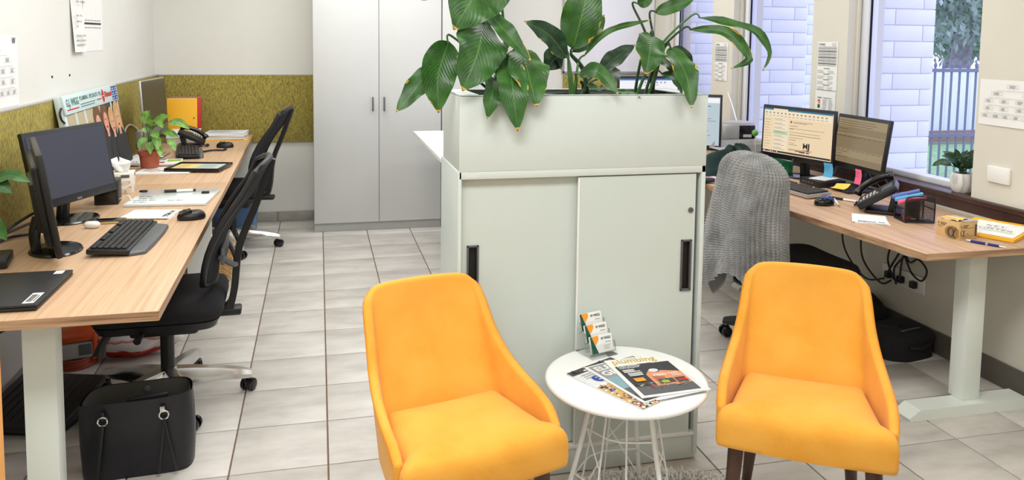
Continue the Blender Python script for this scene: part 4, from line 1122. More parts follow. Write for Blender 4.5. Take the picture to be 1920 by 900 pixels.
def keyboard(label, loc, rz, L, D, body, keys, palm=0.0, cols=19, name='keyboard'):
    t = thing(name, label, 'keyboard', loc, rz)
    m = MB(M.Rotation(0.06, 4, 'X')); m.box((0, palm / 2, 0.017), (L, D - palm, 0.018), 0.004); m.build('base', body, t)
    if palm:
        m = MB(); o_ = round_poly([(-L / 2, 0.0), (L / 2, 0.0), (L / 2 - 0.03, -palm * 0.9), (L * 0.2, -palm), (-L * 0.2, -palm), (-L / 2 + 0.03, -palm * 0.9)][::-1], 0.012, 4)
        m.m = M.Translation((0, -D / 2 + palm + 0.004, 0)); poly_loft(m, o_, [(0.0, 0.002), (0.0, 0.010), (0.008, 0.016), (0.03, 0.019)]); m.build('palm_rest', M_grey if keys is M_black else body, t)
    m = MB(M.Rotation(0.06, 4, 'X')); kd = (D - palm - 0.02) / 6; kw = (L - 0.02) / cols
    for r_ in range(6):
        y = -D / 2 + palm + 0.01 + kd * (r_ + 0.5); c = 0
        while c < cols:
            w_ = 1
            if r_ == 0 and c == 4: w_ = 6
            elif r_ in (1, 2) and c in (0, 12): w_ = 2
            if c in (14,) : c += 0
            x = -L / 2 + 0.01 + kw * (c + w_ / 2)
            if not (r_ == 5 and c % 5 == 4): m.box((x, y, 0.0295), (kw * w_ - 0.003, kd - 0.003, 0.008), 0.0015, seg=1)
            c += w_
    m.build('keys', keys, t)['kind'] = 'stuff'
    return t
keyboard('black keyboard with padded palm rest on the near left desk', (-0.69, 3.20, 0.72), HP - 0.02, 0.46, 0.20, M_black, M_black, 0.06)
keyboard('black keyboard lying before the desk telephone on the far left desk', (-0.825, 5.50, 0.72), HP + 0.16, 0.45, 0.17, M_black, M_black, 0.03)
keyboard('slim white keyboard behind the terracotta pot on the far left desk', (-1.08, 5.17, 0.72), HP - 0.1, 0.28, 0.115, M_white, M_white)
def mouse(label, loc, rz, m1, m2, L=0.115, W=0.068):
    t = thing('computer_mouse', label, 'mouse', loc, rz)
    o_ = [(W / 2 * math.cos(a) * (1 - 0.10 * math.sin(a)), L / 2 * math.sin(a)) for a in (2 * PI * i / 32 for i in range(32))]
    m = MB(); poly_loft(m, o_, [(0.004, 0.0), (0.0, 0.006), (0.0, 0.016), (0.005, 0.026), (0.013, 0.034), (0.022, 0.038), (0.03, 0.039)]); m.build('body', m1, t, angle=60)
    m = MB(); m.box((0, L * 0.2, 0.034), (W * 0.75, L * 0.42, 0.010), 0.004, M.Rotation(-0.25, 3, 'X')); m.build('buttons', m2, t)
    m = MB(); m.tube([(-0.004, L * 0.24, 0.036), (0.004, L * 0.24, 0.036)], 0.009, 14); m.build('wheel', M_grey, t); return t
mouse('black mouse beside the white glass board on the near left desk', (-0.531, 3.54, 0.72), HP + 0.3, M_black, M_blackg)
mouse('black mouse near the edge of the far left desk', (-0.64, 5.80, 0.72), HP, M_black, M_blackg)
def tubes(name, label, cat, paths, r, material, n=8, k=8):
    t = thing(name, label, cat, paths[0][0])
    b = V(paths[0][0])
    for q in paths:
        m = MB(); m.tube(smooth_path([V(a) - b for a in q], k), r, n); m.build('cord', material, t)
    return t
tubes('mouse_cable', 'thick black cable running between mouse and keyboard on the far left desk', 'cable', [[(-0.75, 5.56, 0.728), (-0.70, 5.62, 0.728), (-0.63, 5.62, 0.728), (-0.62, 5.70, 0.728), (-0.64, 5.735, 0.728)]], 0.006, M_black)
tubes('monitor_cables', 'tangled black cables behind the near monitor along the left pinboard', 'cable',
      [[(-1.06, 3.35, 0.73), (-1.14, 3.30, 0.73), (-1.17, 3.15, 0.73), (-1.18, 2.9, 0.735)], [(-1.05, 3.45, 0.76), (-1.12, 3.42, 0.75), (-1.18, 3.25, 0.732), (-1.16, 3.0, 0.732), (-1.1, 2.85, 0.732)], [(-1.08, 3.5, 0.80), (-1.15, 3.5, 0.76), (-1.19, 3.4, 0.732), (-1.19, 3.05, 0.732)]], 0.006, M_black)
o = thing('power_brick', 'black power brick at the left frame edge on the near left desk', 'adapter', (-1.06, 2.955, 0.72), 0.2)
BX((0, 0, 0.016), (0.075, 0.15, 0.032), 0.006).build('body', M_black, o); m = MB(); m.tube(smooth_path([(0, 0.075, 0.016), (0.0, 0.11, 0.012), (-0.04, 0.16, 0.008)], 5), 0.004, 8); m.build('cord', M_black, o)
# speaker / dock block
o = thing('black_dock', 'black upright dock block tucked behind the right edge of the dark monitor', 'dock', (-0.955, 3.965, 0.72), 0.1)
BX((0, 0, 0.055), (0.10, 0.12, 0.11), 0.004).build('body', M_black, o); BX((0.0, -0.061, 0.055), (0.085, 0.003, 0.09), 0.001).build('front_panel', M_blackg, o)
m = MB(); m.tube(smooth_path([(0.05, -0.03, 0.02), (0.09, -0.04, 0.035), (0.105, -0.07, 0.006), (0.085, -0.09, 0.004)], 6), 0.0025, 6); m.build('cord', M_white, o)
# laptop
lp = thing('closed_laptop', 'closed black laptop with white barcode sticker at the near left desk corner', 'laptop', (-0.897, 2.598, 0.72), HP)
BX((0, 0, 0.007), (0.345, 0.24, 0.010), 0.004).build('base', M_black, lp); BX((0, 0, 0.0165), (0.345, 0.24, 0.008), 0.003).build('lid', mat('laptop_black', (34, 34, 36), 0.45, var=0.05), lp)
m = MB(); m.tube([(-0.13, 0.118, 0.012), (0.13, 0.118, 0.012)], 0.006, 10); m.build('hinge', M_black, lp)
p = Print((-0.1725, -0.12, 0.0206), (1, 0, 0), (0, 1, 0)); p.rect(0.30, 0.02, 0.034, 0.026, M_paper); p.build('small_sticker', lp)
p = Print((-0.1725, -0.12, 0.0206), (1, 0, 0), (0, 1, 0)); p.rect(0.27, 0.20, 0.04, 0.03, M_grey); p.build('grey_badge', lp)
p = Print((-0.1725, -0.12, 0.0206), (1, 0, 0), (0, 1, 0)); p.rect(0.012, 0.012, 0.095, 0.030, M_paper).layer()
r = random.Random(2); x = 0.024
while x < 0.09: w_ = 0.0008 + 0.002 * r.random(); p.rect(x, 0.022, w_, 0.016, M_ink); x += w_ + 0.001 + 0.0015 * r.random()
p.lines(0.024, 0.016, 0.06, 1, 0.01, 0.003, M_ink, 0)
p.build('barcode_sticker', lp)
# phone, earbuds
o = thing('smartphone', 'smartphone in a gold case lying beside the white earbud case', 'phone', (-0.866, 3.545, 0.72), 0.04)
BX((0, 0, 0.0045), (0.152, 0.078, 0.009), 0.004).build('case', M_gold, o); BX((0, 0, 0.0094), (0.142, 0.070, 0.0012), 0.0004).build('glass', M_blackg, o)
o = thing('earbud_case', 'small white earbud case in front of the gold cased phone', 'case', (-0.893, 3.448, 0.72), -0.1)
m = MB(M.Diagonal((1, 0.55, 1, 1))); m.lathe([(0.006, 0), (0.024, 0.002), (0.031, 0.010), (0.0315, 0.0135)], n=28); m.build('body', M_white, o, angle=60)
m = MB(M.Diagonal((1, 0.55, 1, 1))); m.lathe([(0.0315, 0.0140), (0.031, 0.018), (0.024, 0.026), (0.006, 0.028)], n=28); m.build('lid', M_white, o, angle=60)
# glass memo board with pen
gb = thing('glass_memo_board', 'white glass memo board with handwriting lying on the near left desk', 'board', (-0.675, 4.0, 0.72), -0.08)
BX((0, 0, 0.007), (0.355, 0.345, 0.014), 0.004).build('board', M_mglass, gb)
p = Print((-0.1775, -0.1725, 0.0142), (1, 0, 0), (0, 1, 0))
p.text('Call office', 0.02, 0.16, 0.03, M_ink, skew=0.3, width=0.06).text('quote due', 0.03, 0.12, 0.026, M_ink, skew=0.3, width=0.07).text('parts list', 0.025, 0.075, 0.028, M_ink, skew=0.3, width=0.09).text('order', 0.03, 0.03, 0.026, M_ink, skew=0.3, width=0.06).text('Tues 9am', 0.17, 0.06, 0.026, M_ink, skew=0.3, width=0.07); p.build('print', gb)
o = thing('whiteboard_marker', 'black and white marker lying across the glass memo board', 'marker', (-0.665, 4.10, 0.734), 0.08)
m = MB(); m.tube([(-0.07, 0, 0.007), (-0.015, 0, 0.007)], 0.0075, 12); m.build('cap', M_black, o); m = MB(); m.tube([(-0.015, 0, 0.007), (0.06, 0, 0.007)], 0.0065, 12); m.build('barrel', M_white, o); m = MB(); m.tube([(0.06, 0, 0.007), (0.072, 0, 0.007)], 0.006, 12); m.build('end_plug', M_black, o)
for x_, y_, lb in ((-0.835, 4.125, 'black magnet at the back corner of the glass memo board'), (-0.54, 4.045, 'black magnet near the right edge of the glass memo board')):
    m = MB(); m.box((0, 0, 0.005), (0.036, 0.02, 0.010), 0.003); o = m.build('magnet', M_black); o.location = (x_, y_, 0.7342); tag(o, lb, 'magnet')
def sheetstack(name, label, cat, loc, rz, W, H, th, fn=None, material=M_paper, n=3, seed=1):
    t = thing(name, label, cat, loc, rz); r_ = random.Random(seed)
    for k in range(n):
        m = MB(M.Translation((r_.uniform(-0.006, 0.006), r_.uniform(-0.006, 0.006), th / n * (k + 0.5))) @ M.Rotation(r_.uniform(-0.05, 0.05) if n > 1 else 0, 4, 'Z')); m.box((0, 0, 0), (W, H, th / n * 0.96)); m.build('sheet', material if k % 2 == 0 else M_paper2, t, smooth=False)
    if fn: p_ = Print((-W / 2, -H / 2, th), (1, 0, 0), (0, 1, 0), 0.0006); fn(p_, W, H); p_.build('print', t)
    return t
def pad_print(p_, W, H):
    p_.text('W WIGG', 0.025, H - 0.034, 0.034, M_inkgr, 0.04, width=W - 0.05)
    for k in range(6): p_.lines(0.03, H - 0.06 - 0.017 * k, W * 0.6, 1, 1, 0.0012, M_inkg, 0.5, k)
sheetstack('notepad', 'white notepad with dark green heading in front of the glass memo board', 'notepad', (-0.715, 3.655, 0.72), math.radians(-98), 0.17, 0.20, 0.006, pad_print)
# tissue box
tx = thing('tissue_box', 'cream tissue box with leaf outlines and a tissue poking out', 'box', (-0.955, 4.23, 0.72), 0.12)
BX((0, 0, 0.05), (0.115, 0.115, 0.10), 0.002).build('carton', mat('tissue_carton', (238, 230, 216), 0.6, var=0.02), tx)
m = MB(); m.tube([(0.028 * math.cos(2 * PI * i / 24), 0.018 * math.sin(2 * PI * i / 24), 0.1005) for i in range(24)], 0.003, 6, closed=True); m.build('slot_rim', M_greyl, tx)
def tis(u, v):
    a = u * 2 * PI; rr_ = (0.018 + 0.03 * v + 0.012 * math.sin(3 * a + 4 * v)) * (1 if v < 0.75 else (1 - v) * 4 * 0.9 + 0.1)
    return (rr_ * math.cos(a) * 1.1 - 0.012 * v, rr_ * math.sin(a) * 0.55, 0.099 + 0.065 * v + 0.012 * math.sin(2 * a + 1) * v)
m = MB(); m.grid(tis, 28, 12, True); m.build('tissue', M_paper, tx)
for o_, ux in (((-0.0575, -0.0577, 0), (1, 0, 0)), ((0.0577, -0.0575, 0), (0, 1, 0))):
    p = Print(o_, ux, (0, 0, 1), 0.0006); r = random.Random(4); ln = mat('leaf_outline', (172, 140, 100), 0.7)
    p.rect(0.06, 0.078, 0.038, 0.015, M_grey)
    for cx_, cy_, a in ((0.03, 0.075, 0.4), (0.035, 0.03, -0.5), (0.08, 0.052, 0.2), (0.09, 0.018, 0.9), (0.06, 0.012, 0.1)):
        c_, s_ = math.cos(a), math.sin(a); L_, w_ = 0.022, 0.009
        pts = [(L_ * math.cos(q), w_ * math.sin(q)) for q in (2 * PI * i / 14 for i in range(14))]
        for i in range(14):
            (x0, y0), (x1, y1) = pts[i], pts[(i + 1) % 14]
            g = lambda x, y, k: (cx_ + (x * c_ - y * s_) * k, cy_ + (x * s_ + y * c_) * k)
            p.poly([g(x0, y0, 1), g(x1, y1, 1), g(x1, y1, 0.86), g(x0, y0, 0.86)], ln)
        p.poly([g(-L_, -0.0006, 1), g(L_, -0.0006, 1), g(L_, 0.0006, 1), g(-L_, 0.0006, 1)], ln)
    p.build('print', tx)

# ---------------------------------------------------------------- poster leaning on the pinboard
ps = thing('advertising_panel', 'framed advertising panel with a family photo leaning on the left pinboard', 'poster', (-1.088, 4.585, 0.729), HP)
LT = 0.17; T = M.Rotation(-LT, 4, 'X'); W, H = 1.01, 0.485
m = MB(T); m.box((0, 0.022, H / 2), (W, 0.036, H), 0.008); m.build('backing_panel', mat('panel_pale', (206, 218, 216), 0.45, var=0.02), ps)
m = MB(T); m.box((0, 0.002, H - 0.046), (W, 0.012, 0.092), 0.003); m.build('header_band', mat('panel_header', (206, 226, 226), 0.4, var=0.02), ps)
m = MB(T); m.tube(smooth_path([(-W / 2 - 0.004, 0.01, 0.36), (-W / 2 - 0.03, 0.012, 0.38), (-W / 2 - 0.03, 0.012, 0.41), (-W / 2 - 0.004, 0.01, 0.43)], 5), 0.005, 8); m.build('handle', M_black, ps)
R3 = T.to_3x3()
p = Print(T @ V((-W / 2, 0.004, 0)), R3 @ V((1, 0, 0)), R3 @ V((0, 0, 1)), 0.0008)
K_skin, K_hair1, K_hair2, K_sk2, K_fen = C('print_skin', 224, 172, 146), C('print_blond', 204, 164, 110), C('print_brown_hair', 112, 74, 56), C('print_skin_pink', 226, 160, 140), C('print_fence', 206, 216, 208)
p.rect(0.03, 0.0, W - 0.06, 0.40, K_dkgrey).layer().rect(0.03, 0.28, 0.62, 0.11, C('print_sand', 190, 178, 150)).layer()
for x_ in (0.15, 0.30, 0.52, 0.66, 0.82): p.rect(x_, 0.0, 0.035, 0.40, K_fen)
p.rect(0.93, 0, 0.06, 0.16, K_lime).rect(0.90, 0, 0.03, 0.4, K_fen).layer()
def portrait(x, y, s, hair, skin, cloth, long_):
    p.ell(x, y + 0.012 * s, 0.054 * s, 0.062 * s, hair)
    if long_: p.poly([(x - 0.055 * s, y + 0.02), (x - 0.062 * s, y - 0.07 * s), (x + 0.062 * s, y - 0.07 * s), (x + 0.055 * s, y + 0.02)], hair)
    p.poly([(x - 0.02 * s, y - 0.04 * s), (x - 0.1 * s, y - 0.1 * s), (x - 0.11 * s, -0.0), (x + 0.11 * s, 0.0), (x + 0.1 * s, y - 0.1 * s), (x + 0.02 * s, y - 0.04 * s)], cloth); p.layer(0.0004)
    p.rect(x - 0.016 * s, y - 0.078 * s, 0.032 * s, 0.04 * s, skin); p.ell(x, y - 0.014 * s, 0.035 * s, 0.046 * s, skin); p.layer(0.0004)
    for e in (-1, 1): p.ell(x + e * 0.015 * s, y, 0.006 * s, 0.004 * s, K_hair2)
    p.ell(x, y - 0.034 * s, 0.014 * s, 0.005 * s, K_redc); p.poly([(x - 0.004 * s, y - 0.018 * s), (x + 0.004 * s, y - 0.018 * s), (x, y - 0.004 * s)], K_sk2); p.layer(0.0004)
portrait(0.37, 0.245, 1.15, K_hair1, K_skin, K_cyan, True); portrait(0.515, 0.305, 1.35, K_hair2, K_skin, M_ink, True)
portrait(0.655, 0.31, 1.25, K_hair2, K_sk2, M_ink, False); portrait(0.775, 0.285, 1.15, K_hair1, K_skin, M_ink, False); portrait(0.90, 0.30, 1.3, K_hair1, K_skin, M_ink, True)
p.build('print', ps)
p = Print(T @ V((-W / 2, -0.0045, H - 0.092)), R3 @ V((1, 0, 0)), R3 @ V((0, 0, 1)), 0.0006)
K_teal = C('print_teal', 96, 140, 132)
p.text('G.J. WIGG', 0.03, 0.038, 0.05, K_teal, 0.03, width=0.20).text('PLUMBING', 0.25, 0.052, 0.03, K_teal, 0.02, width=0.15).text('SPECIALISTS', 0.42, 0.052, 0.03, K_teal, 0.02, width=0.16).text('P/L', 0.6, 0.052, 0.03, K_teal, 0.02, width=0.05)
p.rect(0.03, 0.018, 0.19, 0.006, M_red).rect(0.55, 0.03, 0.09, 0.006, M_red).lines(0.25, 0.03, 0.27, 2, 0.012, 0.005, K_teal, 0.1)
p.ell(0.685, 0.045, 0.024, 0.036, M_red).layer().rect(0.672, 0.043, 0.026, 0.004, M_white).text('Rinnai', 0.72, 0.035, 0.045, M_red, 0.03, width=0.14)
for i in range(2):
    for j in range(3): p.rect(0.875 + i * 0.062, 0.006 + j * 0.028, 0.055, 0.023, M_blue).layer(0.0001).text(('HOT', 'AIR', 'GAS')[j] if i == 0 else ('WATER', 'CON', 'LOG')[j], 0.88 + i * 0.062, 0.011 + j * 0.028, 0.014, M_white, 0.02, width=0.04)
p.build('print', ps)

# ---------------------------------------------------------------- far left desk things
def small_plant(name, label, loc, potprof, potmat, leaves, leafmat, zs, stems=M_stem, soil_r=0.05, soil_z=0.09, band=None):
    t = thing(name, label, 'plant', loc)
    m = MB(); m.lathe(potprof, n=32, cap=False); m.build('pot', potmat, t, angle=50)
    m = MB(); m.lathe([(0.001, soil_z + 0.003), (soil_r, soil_z)], n=20, cap=False); m.build('soil', M_soil, t)
    for i, (base, tip, w_, nrm) in enumerate(leaves):
        b, e = V(base), V(tip); mid = (b + e) / 2 + V((0, 0, 0.18 * (e - b).length))
        add_leaf(t, leaf_mesh([b, mid, e], w_, 0.10, i * 3 + 1, nrm=nrm, burn=False, nu=12, nv=6), leafmat)
        s0 = V((0.012 * math.cos(i * 2.4), 0.012 * math.sin(i * 2.4), soil_z)); m = MB(); m.tube(smooth_path([s0, (s0 + b) / 2 + V((0, 0, 0.15 * (b - s0).length)), b], 5), 0.0022, 6); m.build('stem', stems, t)
    return t
b0 = V((-0.963, 4.945, 0.727)); LV = []
for (bx, bz, tx_, tz, w_, dy) in ((-0.985, 0.985, -0.955, 1.06, 0.062, 0), (-0.93, 0.97, -0.845, 1.03, 0.05, -0.02), (-0.925, 1.0, -0.87, 0.965, 0.035, -0.05), (-0.86, 0.985, -0.745, 0.945, 0.045, 0.02), (-0.95, 0.93, -0.90, 0.905, 0.05, -0.05), (-0.97, 0.90, -1.01, 0.85, 0.04, -0.04), (-0.93, 0.92, -0.895, 0.84, 0.045, -0.06), (-0.89, 0.93, -0.80, 0.90, 0.04, -0.02), (-0.86, 0.89, -0.81, 0.83, 0.038, -0.04), (-0.95, 0.97, -0.925, 1.0, 0.04, -0.03), (-0.975, 0.93, -1.0, 0.96, 0.04, 0.02), (-0.91, 0.86, -0.885, 0.80, 0.036, -0.06), (-0.955, 0.88, -0.935, 0.82, 0.04, -0.07)):
    LV.append((V((bx, b0.y + dy * 0.6, bz)) - b0, V((tx_, b0.y + dy * 1.6, tz)) - b0, w_, (0.2, -1, 0.5)))
small_plant('potted_syngonium', 'light green leafy plant in a terracotta pot on the far left desk', b0, [(0.001, 0.0), (0.045, 0.0), (0.048, 0.004), (0.056, 0.075), (0.060, 0.076), (0.061, 0.098), (0.055, 0.099), (0.053, 0.088)], M_terra, LV, M_leaf2, 0)
b0 = V((-1.13, 2.72, 0.72)); LV = []
for (a, e, w_) in (((-1.00, 2.76, 1.035), (-0.885, 2.75, 1.033), 0.045), ((-1.02, 2.76, 1.03), (-0.938, 2.75, 1.0), 0.05), ((-1.03, 2.74, 0.93), (-0.958, 2.75, 0.85), 0.045), ((-1.12, 2.72, 1.02), (-1.16, 2.7, 1.12), 0.06), ((-1.14, 2.68, 0.98), (-1.15, 2.58, 1.03), 0.05)):
    LV.append((V(a) - b0, V(e) - b0, w_, (0.2, -1, 0.9)))
small_plant('desk_plant', 'plant whose green leaves reach in at the left frame edge', b0, [(0.001, 0.0), (0.05, 0.0), (0.066, 0.10), (0.07, 0.12), (0.064, 0.12), (0.06, 0.10)], M_white, LV, M_leaf, 0, soil_z=0.105, soil_r=0.058)
sheetstack('loose_documents', 'white documents under the framed certificate and plant pot', 'papers', (-0.85, 4.835, 0.72), -0.08, 0.29, 0.21, 0.006, lambda p_, W, H: p_.rect(0.06, 0.04, 0.06, 0.012, M_orange).rect(0.10, 0.07, 0.05, 0.03, M_greyl).lines(0.02, 0.16, 0.1, 8, 0.014, 0.003, M_inkg, 0.4), seed=3)
cf = thing('framed_certificate', 'black framed certificate lying flat at the near edge of the far left desk', 'frame', (-0.682, 4.872, 0.7265), -0.20)
m = MB()
for c_, d_ in (((0, 0.117, 0.009), (0.31, 0.016, 0.018)), ((0, -0.117, 0.009), (0.31, 0.016, 0.018)), ((-0.147, 0, 0.009), (0.016, 0.22, 0.018)), ((0.147, 0, 0.009), (0.016, 0.22, 0.018))): m.box(c_, d_, 0.002)
m.build('frame', M_blackg, cf)
BX((0, 0, 0.005), (0.28, 0.22, 0.008)).build('sheet', M_paper2, cf)
p = Print((-0.14, -0.11, 0.009), (1, 0, 0), (0, 1, 0)); p.rect(0, 0, 0.12, 0.22, C('print_cream', 240, 214, 140)).rect(0.122, 0, 0.158, 0.22, C('print_mint', 196, 212, 200)).layer().lines(0.02, 0.19, 0.08, 8, 0.018, 0.004, K_tan, 0.4).lines(0.14, 0.19, 0.11, 7, 0.02, 0.006, K_grey, 0.3); p.build('print', cf)
sheetstack('document_pile', 'low pile of leaflets beside the white keyboard on the far left desk', 'papers', (-0.912, 5.13, 0.72), 0.1, 0.18, 0.21, 0.012, lambda p_, W, H: p_.rect(0.02, 0.05, 0.07, 0.05, K_redc).rect(0.1, 0.1, 0.08, 0.08, K_lime).rect(0.03, 0.16, 0.06, 0.06, K_cyan).lines(0.02, 0.25, 0.15, 3, 0.01, 0.003, M_ink), seed=8)
def desk_phone(label, loc, rz, tilt=0.5):
    t = thing('desk_telephone', label, 'telephone', loc, rz)
    T = M.Translation((0, 0, 0.012)) @ M.Rotation(tilt, 4, 'X')
    m = MB(T); m.box((0, 0.09, 0.018), (0.19, 0.19, 0.034), 0.008); m.build('body', M_black, t)
    m = MB(); m.box((0, 0.09, 0.008), (0.17, 0.15, 0.014), 0.005); m.box((0, 0.13, 0.045), (0.12, 0.03, 0.08), 0.006, M.Rotation(-0.2, 3, 'X')); m.build('stand', M_black, t)
    m = MB(T); hp = [(-0.068, 0.0, 0.055), (-0.068, 0.03, 0.07), (-0.068, 0.09, 0.078), (-0.068, 0.15, 0.07), (-0.068, 0.185, 0.055)]
    m.tube(smooth_path(hp, 5), [0.020] * 4 + [0.015] * 13 + [0.020] * 4, 12); m.build('handset', M_blackg, t)
    m = MB(T); m.box((0.03, 0.145, 0.036), (0.10, 0.05, 0.003), 0.001); m.build('display', mat('phone_display', (92, 104, 108), 0.25), t)
    k = MB(T)
    for i in range(3):
        for j in range(4): k.box((0.0 + i * 0.022, 0.03 + j * 0.018, 0.037), (0.015, 0.011, 0.006), 0.002, seg=1)
    for j in range(6): k.box((0.075, 0.02 + j * 0.016, 0.037), (0.02, 0.009, 0.005), 0.0015, seg=1)
    k.build('keys', M_greyl, t)['kind'] = 'stuff'
    m = MB(); q = [(-0.068 - 0.02 * math.sin(a * 0.35) + 0.008 * math.cos(a * 4), -0.005 - 0.012 * math.sin(a * 0.5) + 0.006 * 0 - a * 0.004, 0.012 + 0.008 * math.sin(a * 4)) for a in (i * 0.14 for i in range(80))]
    m.tube(q, 0.0028, 5); m.build('coiled_cord', M_black, t)
    return t
desk_phone('black desk telephone with pale keys on the far left desk', (-0.80, 5.93, 0.72), HP + 0.1, 0.45)
# yellow folder + red folder + papers
o = thing('orange_folder', 'bright orange folder standing against the back pinboard', 'folder', (-1.012, 6.40, 0.72), 0.02)
m = MB(M.Rotation(-0.10, 4, 'X')); m.box((0, 0, 0.15), (0.215, 0.012, 0.30), 0.003); m.build('cover', M_yel, o); m = MB(M.Rotation(-0.10, 4, 'X')); m.box((0.0, 0.0, 0.152), (0.205, 0.008, 0.30)); m.build('pages', M_paper, o)
m = MB(M.Rotation(-0.10, 4, 'X')); m.tube([(0.085, -0.006, 0.15), (0.085, -0.009, 0.15)], 0.006, 10); m.build('stud', M_grey, o)
o = thing('red_folder', 'red folder standing just behind the bright orange folder', 'folder', (-0.995, 6.445, 0.72), 0.02)
m = MB(M.Rotation(-0.10, 4, 'X')); m.box((0, 0, 0.153), (0.225, 0.02, 0.306), 0.003); m.build('cover', M_red, o); m = MB(M.Rotation(-0.10, 4, 'X')); m.box((0, 0, 0.153), (0.21, 0.014, 0.309)); m.build('pages', M_paper2, o)
sheetstack('paper_pile', 'uneven pile of papers with a green tab in front of the orange folder', 'papers', (-0.975, 6.23, 0.72), 0.1, 0.22, 0.26, 0.075, None, n=9, seed=5)
o = BX((0, 0, 0), (0.05, 0.03, 0.002)).build('sticky_tab', C('print_bright_green', 150, 220, 60)); o.location = (-0.855, 6.16, 0.77); o.rotation_euler = (0.3, 0.2, 0.4); o.location = (-0.875, 6.17, 0.7968); o.rotation_euler = (0, 0, 0.4); tag(o, 'bright green tab sticking out of the uneven paper pile', 'tab')
sheetstack('yellow_sheets', 'yellow sheets peeking out under the tidy paper stack by the back pinboard', 'papers', (-0.68, 6.27, 0.72), 0.0, 0.33, 0.22, 0.003, None, material=M_yel, n=1)
sheetstack('paper_stack', 'tidy stack of papers with a black binder below, by the back pinboard', 'papers', (-0.68, 6.30, 0.7235), -0.03, 0.29, 0.22, 0.05, lambda p_, W, H: p_.lines(0.02, H - 0.02, W * 0.8, 9, 0.02, 0.004, M_inkg, 0.5), n=8, seed=12)
tubes('white_cable', 'pale looped cable hanging against the left pinboard near the display', 'cable', [[(-1.15, 5.34, 0.727), (-1.19, 5.37, 0.76), (-1.2, 5.42, 0.86), (-1.2, 5.48, 0.905), (-1.2, 5.60, 0.91), (-1.2, 5.76, 0.87), (-1.2, 5.86, 0.82)]], 0.006, M_white)
o = thing('wall_socket_box', 'grey double socket box on the pinboard behind the silver display', 'socket', (XL + 0.024, 5.84, 0.80))
BX((0.02, 0, 0), (0.04, 0.16, 0.09), 0.004).build('box', M_greyl, o)
for s in (-1, 1): BX((0.042, s * 0.04, 0), (0.006, 0.05, 0.05), 0.002).build('outlet', M_white, o)

# ---------------------------------------------------------------- floor things at the left
bg_ = thing('tote_bag', 'black leather tote bag standing open on the tiles beside the white desk leg', 'bag', (-0.617, 2.872, 0), 0.05)
def bagp(u, v, off=0.0):
    a = u * 2 * PI; c_, s_ = math.cos(a), math.sin(a)
    hw = 0.176; hd = 0.072 + 0.012 * v
    x = hw * (abs(c_) ** 0.42) * (1 if c_ > 0 else -1); y = hd * (abs(s_) ** 0.62) * (1 if s_ > 0 else -1)
    z = 0.266 * v + (0.012 * (c_ > 0) * c_ + (0.016 if s_ < 0 else 0.0) * 0 - 0.006 * math.cos(2 * a)) * v
    bulge = 1 + 0.03 * math.sin(PI * v) + 0.012 * math.sin(5 * a + 3 * v)
    return V((x * bulge * (1 - off), y * bulge * (1 - off), z))
m = MB(); m.grid(lambda u, v: bagp(u, 0.0 + v), 64, 14, True)
bo = m.build('shell', M_leather, bg_, angle=60)
m = MB(); m.grid(lambda u, v: bagp(u, 0.10 + 0.895 * v, 0.05), 64, 10, True); m.build('lining', M_lining, bg_, angle=60)
m = MB(); o_ = [tuple(bagp(i / 64, 0.0))[:2] for i in range(64)]; poly_loft(m, o_, [(0.0, 0.0), (0.0, 0.004)]); m.build('bottom', M_leather, bg_)
m = MB(); o_ = [tuple(bagp(i / 64, 0.6, 0.08))[:2] for i in range(64)]; poly_loft(m, o_, [(0.0, 0.16), (0.0, 0.165)]); m.build('contents', M_black, bg_)
m = MB(); m.box((0.03, 0.01, 0.20), (0.13, 0.02, 0.10), 0.006, M.Rotation(0.15, 3, 'Z')); m.build('wallet_pocket', M_leather, bg_)
m = MB(); m.box((0.05, -0.012, 0.185), (0.05, 0.006, 0.09), 0.002, M.Rotation(0.1, 3, 'Y')); m.build('lanyard_card', C('card_blue_grey', 110, 140, 160), bg_)
m = MB(M.Translation((0.02, 0.0745, 0.246)) @ M.Rotation(PI / 2, 4, 'X')); m.lathe([(0.010, 0), (0.010, 0.003), (0.004, 0.004), (0.001, 0.004)], n=18, cap=False); m.build('snap', M_grey, bg_)
for sx in (-1, 1):
    x0 = 0.094 * sx
    m = MB(); m.tube([(x0 + 0.0145 * math.cos(2 * PI * i / 24), -0.096, 0.219 + 0.0145 * math.sin(2 * PI * i / 24)) for i in range(24)], 0.003, 8, closed=True); m.build('ring', M_chrome, bg_)
    m = MB()
    if sx > 0:
        for dx in (-0.02, 0.035): m.tube(smooth_path([(x0, -0.099, 0.206), (x0 + dx * 0.4, -0.101, 0.13), (x0 + dx, -0.099, 0.02)], 5), [0.006] * 11, 6)
    else: m.tube(smooth_path([(x0, -0.099, 0.206), (x0 - 0.008, -0.101, 0.13), (x0 - 0.022, -0.099, 0.02)], 5), [0.006] * 11, 6)
    m.build('strap', M_leather, bg_)
    m = MB(); m.box((x0, -0.092, 0.236), (0.012, 0.008, 0.03), 0.002); m.build('strap_loop', M_leather, bg_)
m = MB(); m.box((0.09, -0.099, 0.241), (0.016, 0.008, 0.02), 0.003); m.build('clip', M_chrome, bg_)
# foot rest
fr_ = thing('foot_rest', 'black ridged foot rest lying on the floor behind the white desk leg', 'footrest', (-1.06, 3.31, 0), -0.30)
T = M.Translation((0, 0, 0.075)) @ M.Rotation(0.22, 4, 'X')
m = MB(T); m.box((0, 0, 0), (0.35, 0.33, 0.03), 0.012); m.build('platform', M_black, fr_)
m = MB(T)
for k in range(9): m.box((-0.136 + k * 0.034, 0, 0.016), (0.006, 0.26, 0.004), 0.001)
m.build('ridges', M_black, fr_)
m = MB(); m.box((0, 0.02, 0.022), (0.31, 0.30, 0.044), 0.012); m.build('base', M_black, fr_)
